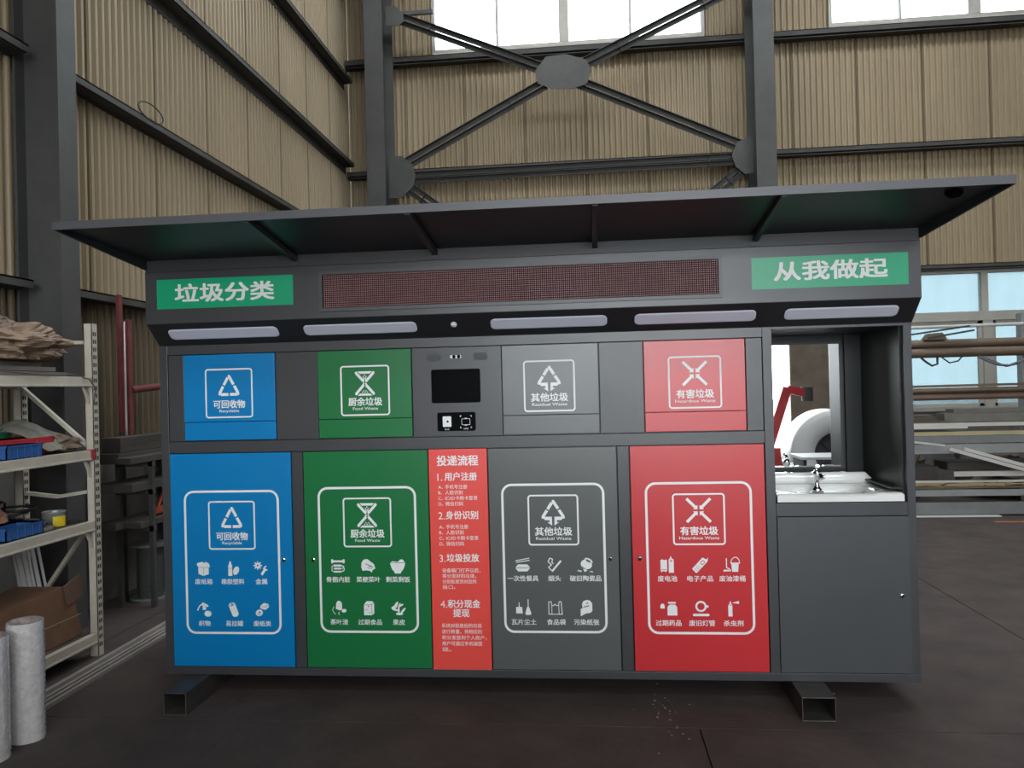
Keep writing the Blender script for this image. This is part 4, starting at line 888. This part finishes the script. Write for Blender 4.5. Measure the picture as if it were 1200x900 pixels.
for i in range(2):
    stock('white_tube', B().obox((6.62+.16*i, 5.69, .80-.0*i), (7.98+.16*i, 5.69, .38), .028, .040), Mwt, ['lower sloping white tube across the stock rack', 'upper sloping white tube across the stock rack'][i], 'tube', 'sloping white tubes')
stock('white_tube', B().obox((5.9, 5.69, .93), (6.56, 5.69, .845), .02, .024), Mwt, 'white tube slanting down at the station edge', 'tube', 'sloping white tubes')
# dark goods behind
stock('timber_crate', B().box(5.0, 6.62, 6.0, 6.35, .336, .56), mat('dark crate', (.06,.05,.045), .8, var=.3), 'dark crate on the low shelf at the left', 'crate', None, .01)
stock('timber_crate', B().box(6.70, 9.4, 5.95, 6.35, .516, .62), mat('dark crate', (.06,.05,.045)), 'long dark crate above the short white bar', 'crate', None, .01)
for i, x in enumerate((4.6, 6.1, 7.6, 9.1)):
    lump('rubble_sack', (x+.3, 7.3, .38), (.50, .40, .40), mat('rust and grey sacking', (.17,.135,.11), .9, col2=(.07,.06,.055), vscale=8), 2.0*i+1, .35, 28, 18, .05, **T(['lumpy brown sack behind the rack, nearest the station', 'lumpy brown sack behind the rack, second from the station', 'lumpy brown sack behind the rack, third from the station', 'lumpy brown sack behind the rack, farthest right'][i], 'sack', 'sacks behind the stock rack'))
build('orange_strip', B().box(6.9, 7.25, 5.25, 5.29, 0, .006), mat('orange offcut', (.45,.14,.05), .7), **T('small orange offcut on the floor before the stock rack', 'offcut'))

# ================================================================== THINGS ONLY THE MIRROR SHOWS, AND ADDED SHADING STACKS
cl = root('sheet_coil', (5.80, -6.4, 0), **T('large white wrapped coil seen only in the wash niche mirror', 'coil'))
mb = B(); mb.lathe([(.30,-.35),(.30,.35),(.54,.36),(.60,.33),(.62,.28),(.62,-.28),(.60,-.33),(.54,-.36),(.30,-.35)], (5.80, -6.4, .62), 48, 0, 'y')
build('winding', mb, mat('white film wrap', (.9,.9,.9), .35, bump=.2, bscale=20), cl)
mb = B(); mb.cyl((5.80, -6.3, .62), (5.80, -6.2, .62), .30, 32)
for k in range(8): mb.obox((5.80, -6.19, .62), (5.80+.29*math.cos(k*.785), -6.19, .62+.29*math.sin(k*.785)), .03, .03)
build('core', mb, M_frame, cl)
build('cradle', B().box(5.1, 6.15, -6.65, -6.15, 0, .06), M_girt, cl)
rm = root('red_machine', (5.75, -9.0, 0), **T('red lifting machine seen only in the wash niche mirror', 'machine'))
Mrm = mat('red enamel', (.5,.02,.03), .35)
build('base', B().box(5.2, 6.1, -9.3, -8.7, 0, .5), Mrm, rm, bevel=.02)
build('mast', B().obox((5.5, -9, .5), (5.85, -9, 1.55), .18, .16), Mrm, rm); build('boom', B().obox((5.85, -9, 1.52), (6.25, -9, 1.42), .14, .14), Mrm, rm); build('head', B().cyl((6.2, -9, 1.3), (6.2, -9, 1.55), .1, 16), M_girt, rm)
build('small_table', B().box(4.9, 5.9, -5.0, -4.4, .70, .73), mat('pale bench', (.6,.6,.6), .4), **T('pale bench top seen only in the wash niche mirror', 'bench'))
for x in (4.95, 5.85): build('bench_leg', B().box(x-.02, x+.02, -4.95, -4.45, 0, .70), M_girt, bpy.data.objects['small_table'])
Mst = mat('dark shading panels', (.035,.034,.033), .6, var=.3)
for i, (x0, x1, y0_, z1) in enumerate(((-.7, 1.05, -4.8, 1.5), (1.2, 2.9, -4.9, 1.3), (3.1, 4.5, -5.7, .95))):  # unseen stacks added behind the camera to shade the lower doors and floor
    pk = root('shading_stack', ((x0+x1)/2, y0_, 0), **T(['tallest added shading stack of dark panels behind the viewer', 'added shading stack of dark panels straight behind the viewer', 'added shading stack of dark panels behind the viewer, by the doorway'][i], 'added shading stack', 'unseen stacks added for shade'))
    k = int(z1*10); h = (z1-.1)/k
    for j in range(k): build('panel', B().box(x0+random.uniform(0,.05), x1-random.uniform(0,.05), y0_-.6, y0_+random.uniform(-.03,.03), .1+h*j, .1+h*j+h*.9), Mst, pk)
    for xx in (x0+.2, x1-.3): build('bearer', B().box(xx, xx+.1, y0_-.6, y0_, 0, .1), Mtim, pk)
# floor litter
mb = B()
for i in range(48):
    if i < 30: x, yv = 2.72+random.gauss(0, .07), -.15+random.gauss(0, .16)
    else: x, yv = random.uniform(-.4, 6), random.uniform(-1.6, 1.2)
    s_ = random.uniform(.0015, .004); mb.box(x-s_, x+s_, yv-s_, yv+s_, 0, s_)
build('floor_grit', mb, mat('pale grit', (.25,.23,.21), .8), kind='stuff', **T('scattered pale grit on the dark concrete floor', 'grit'))
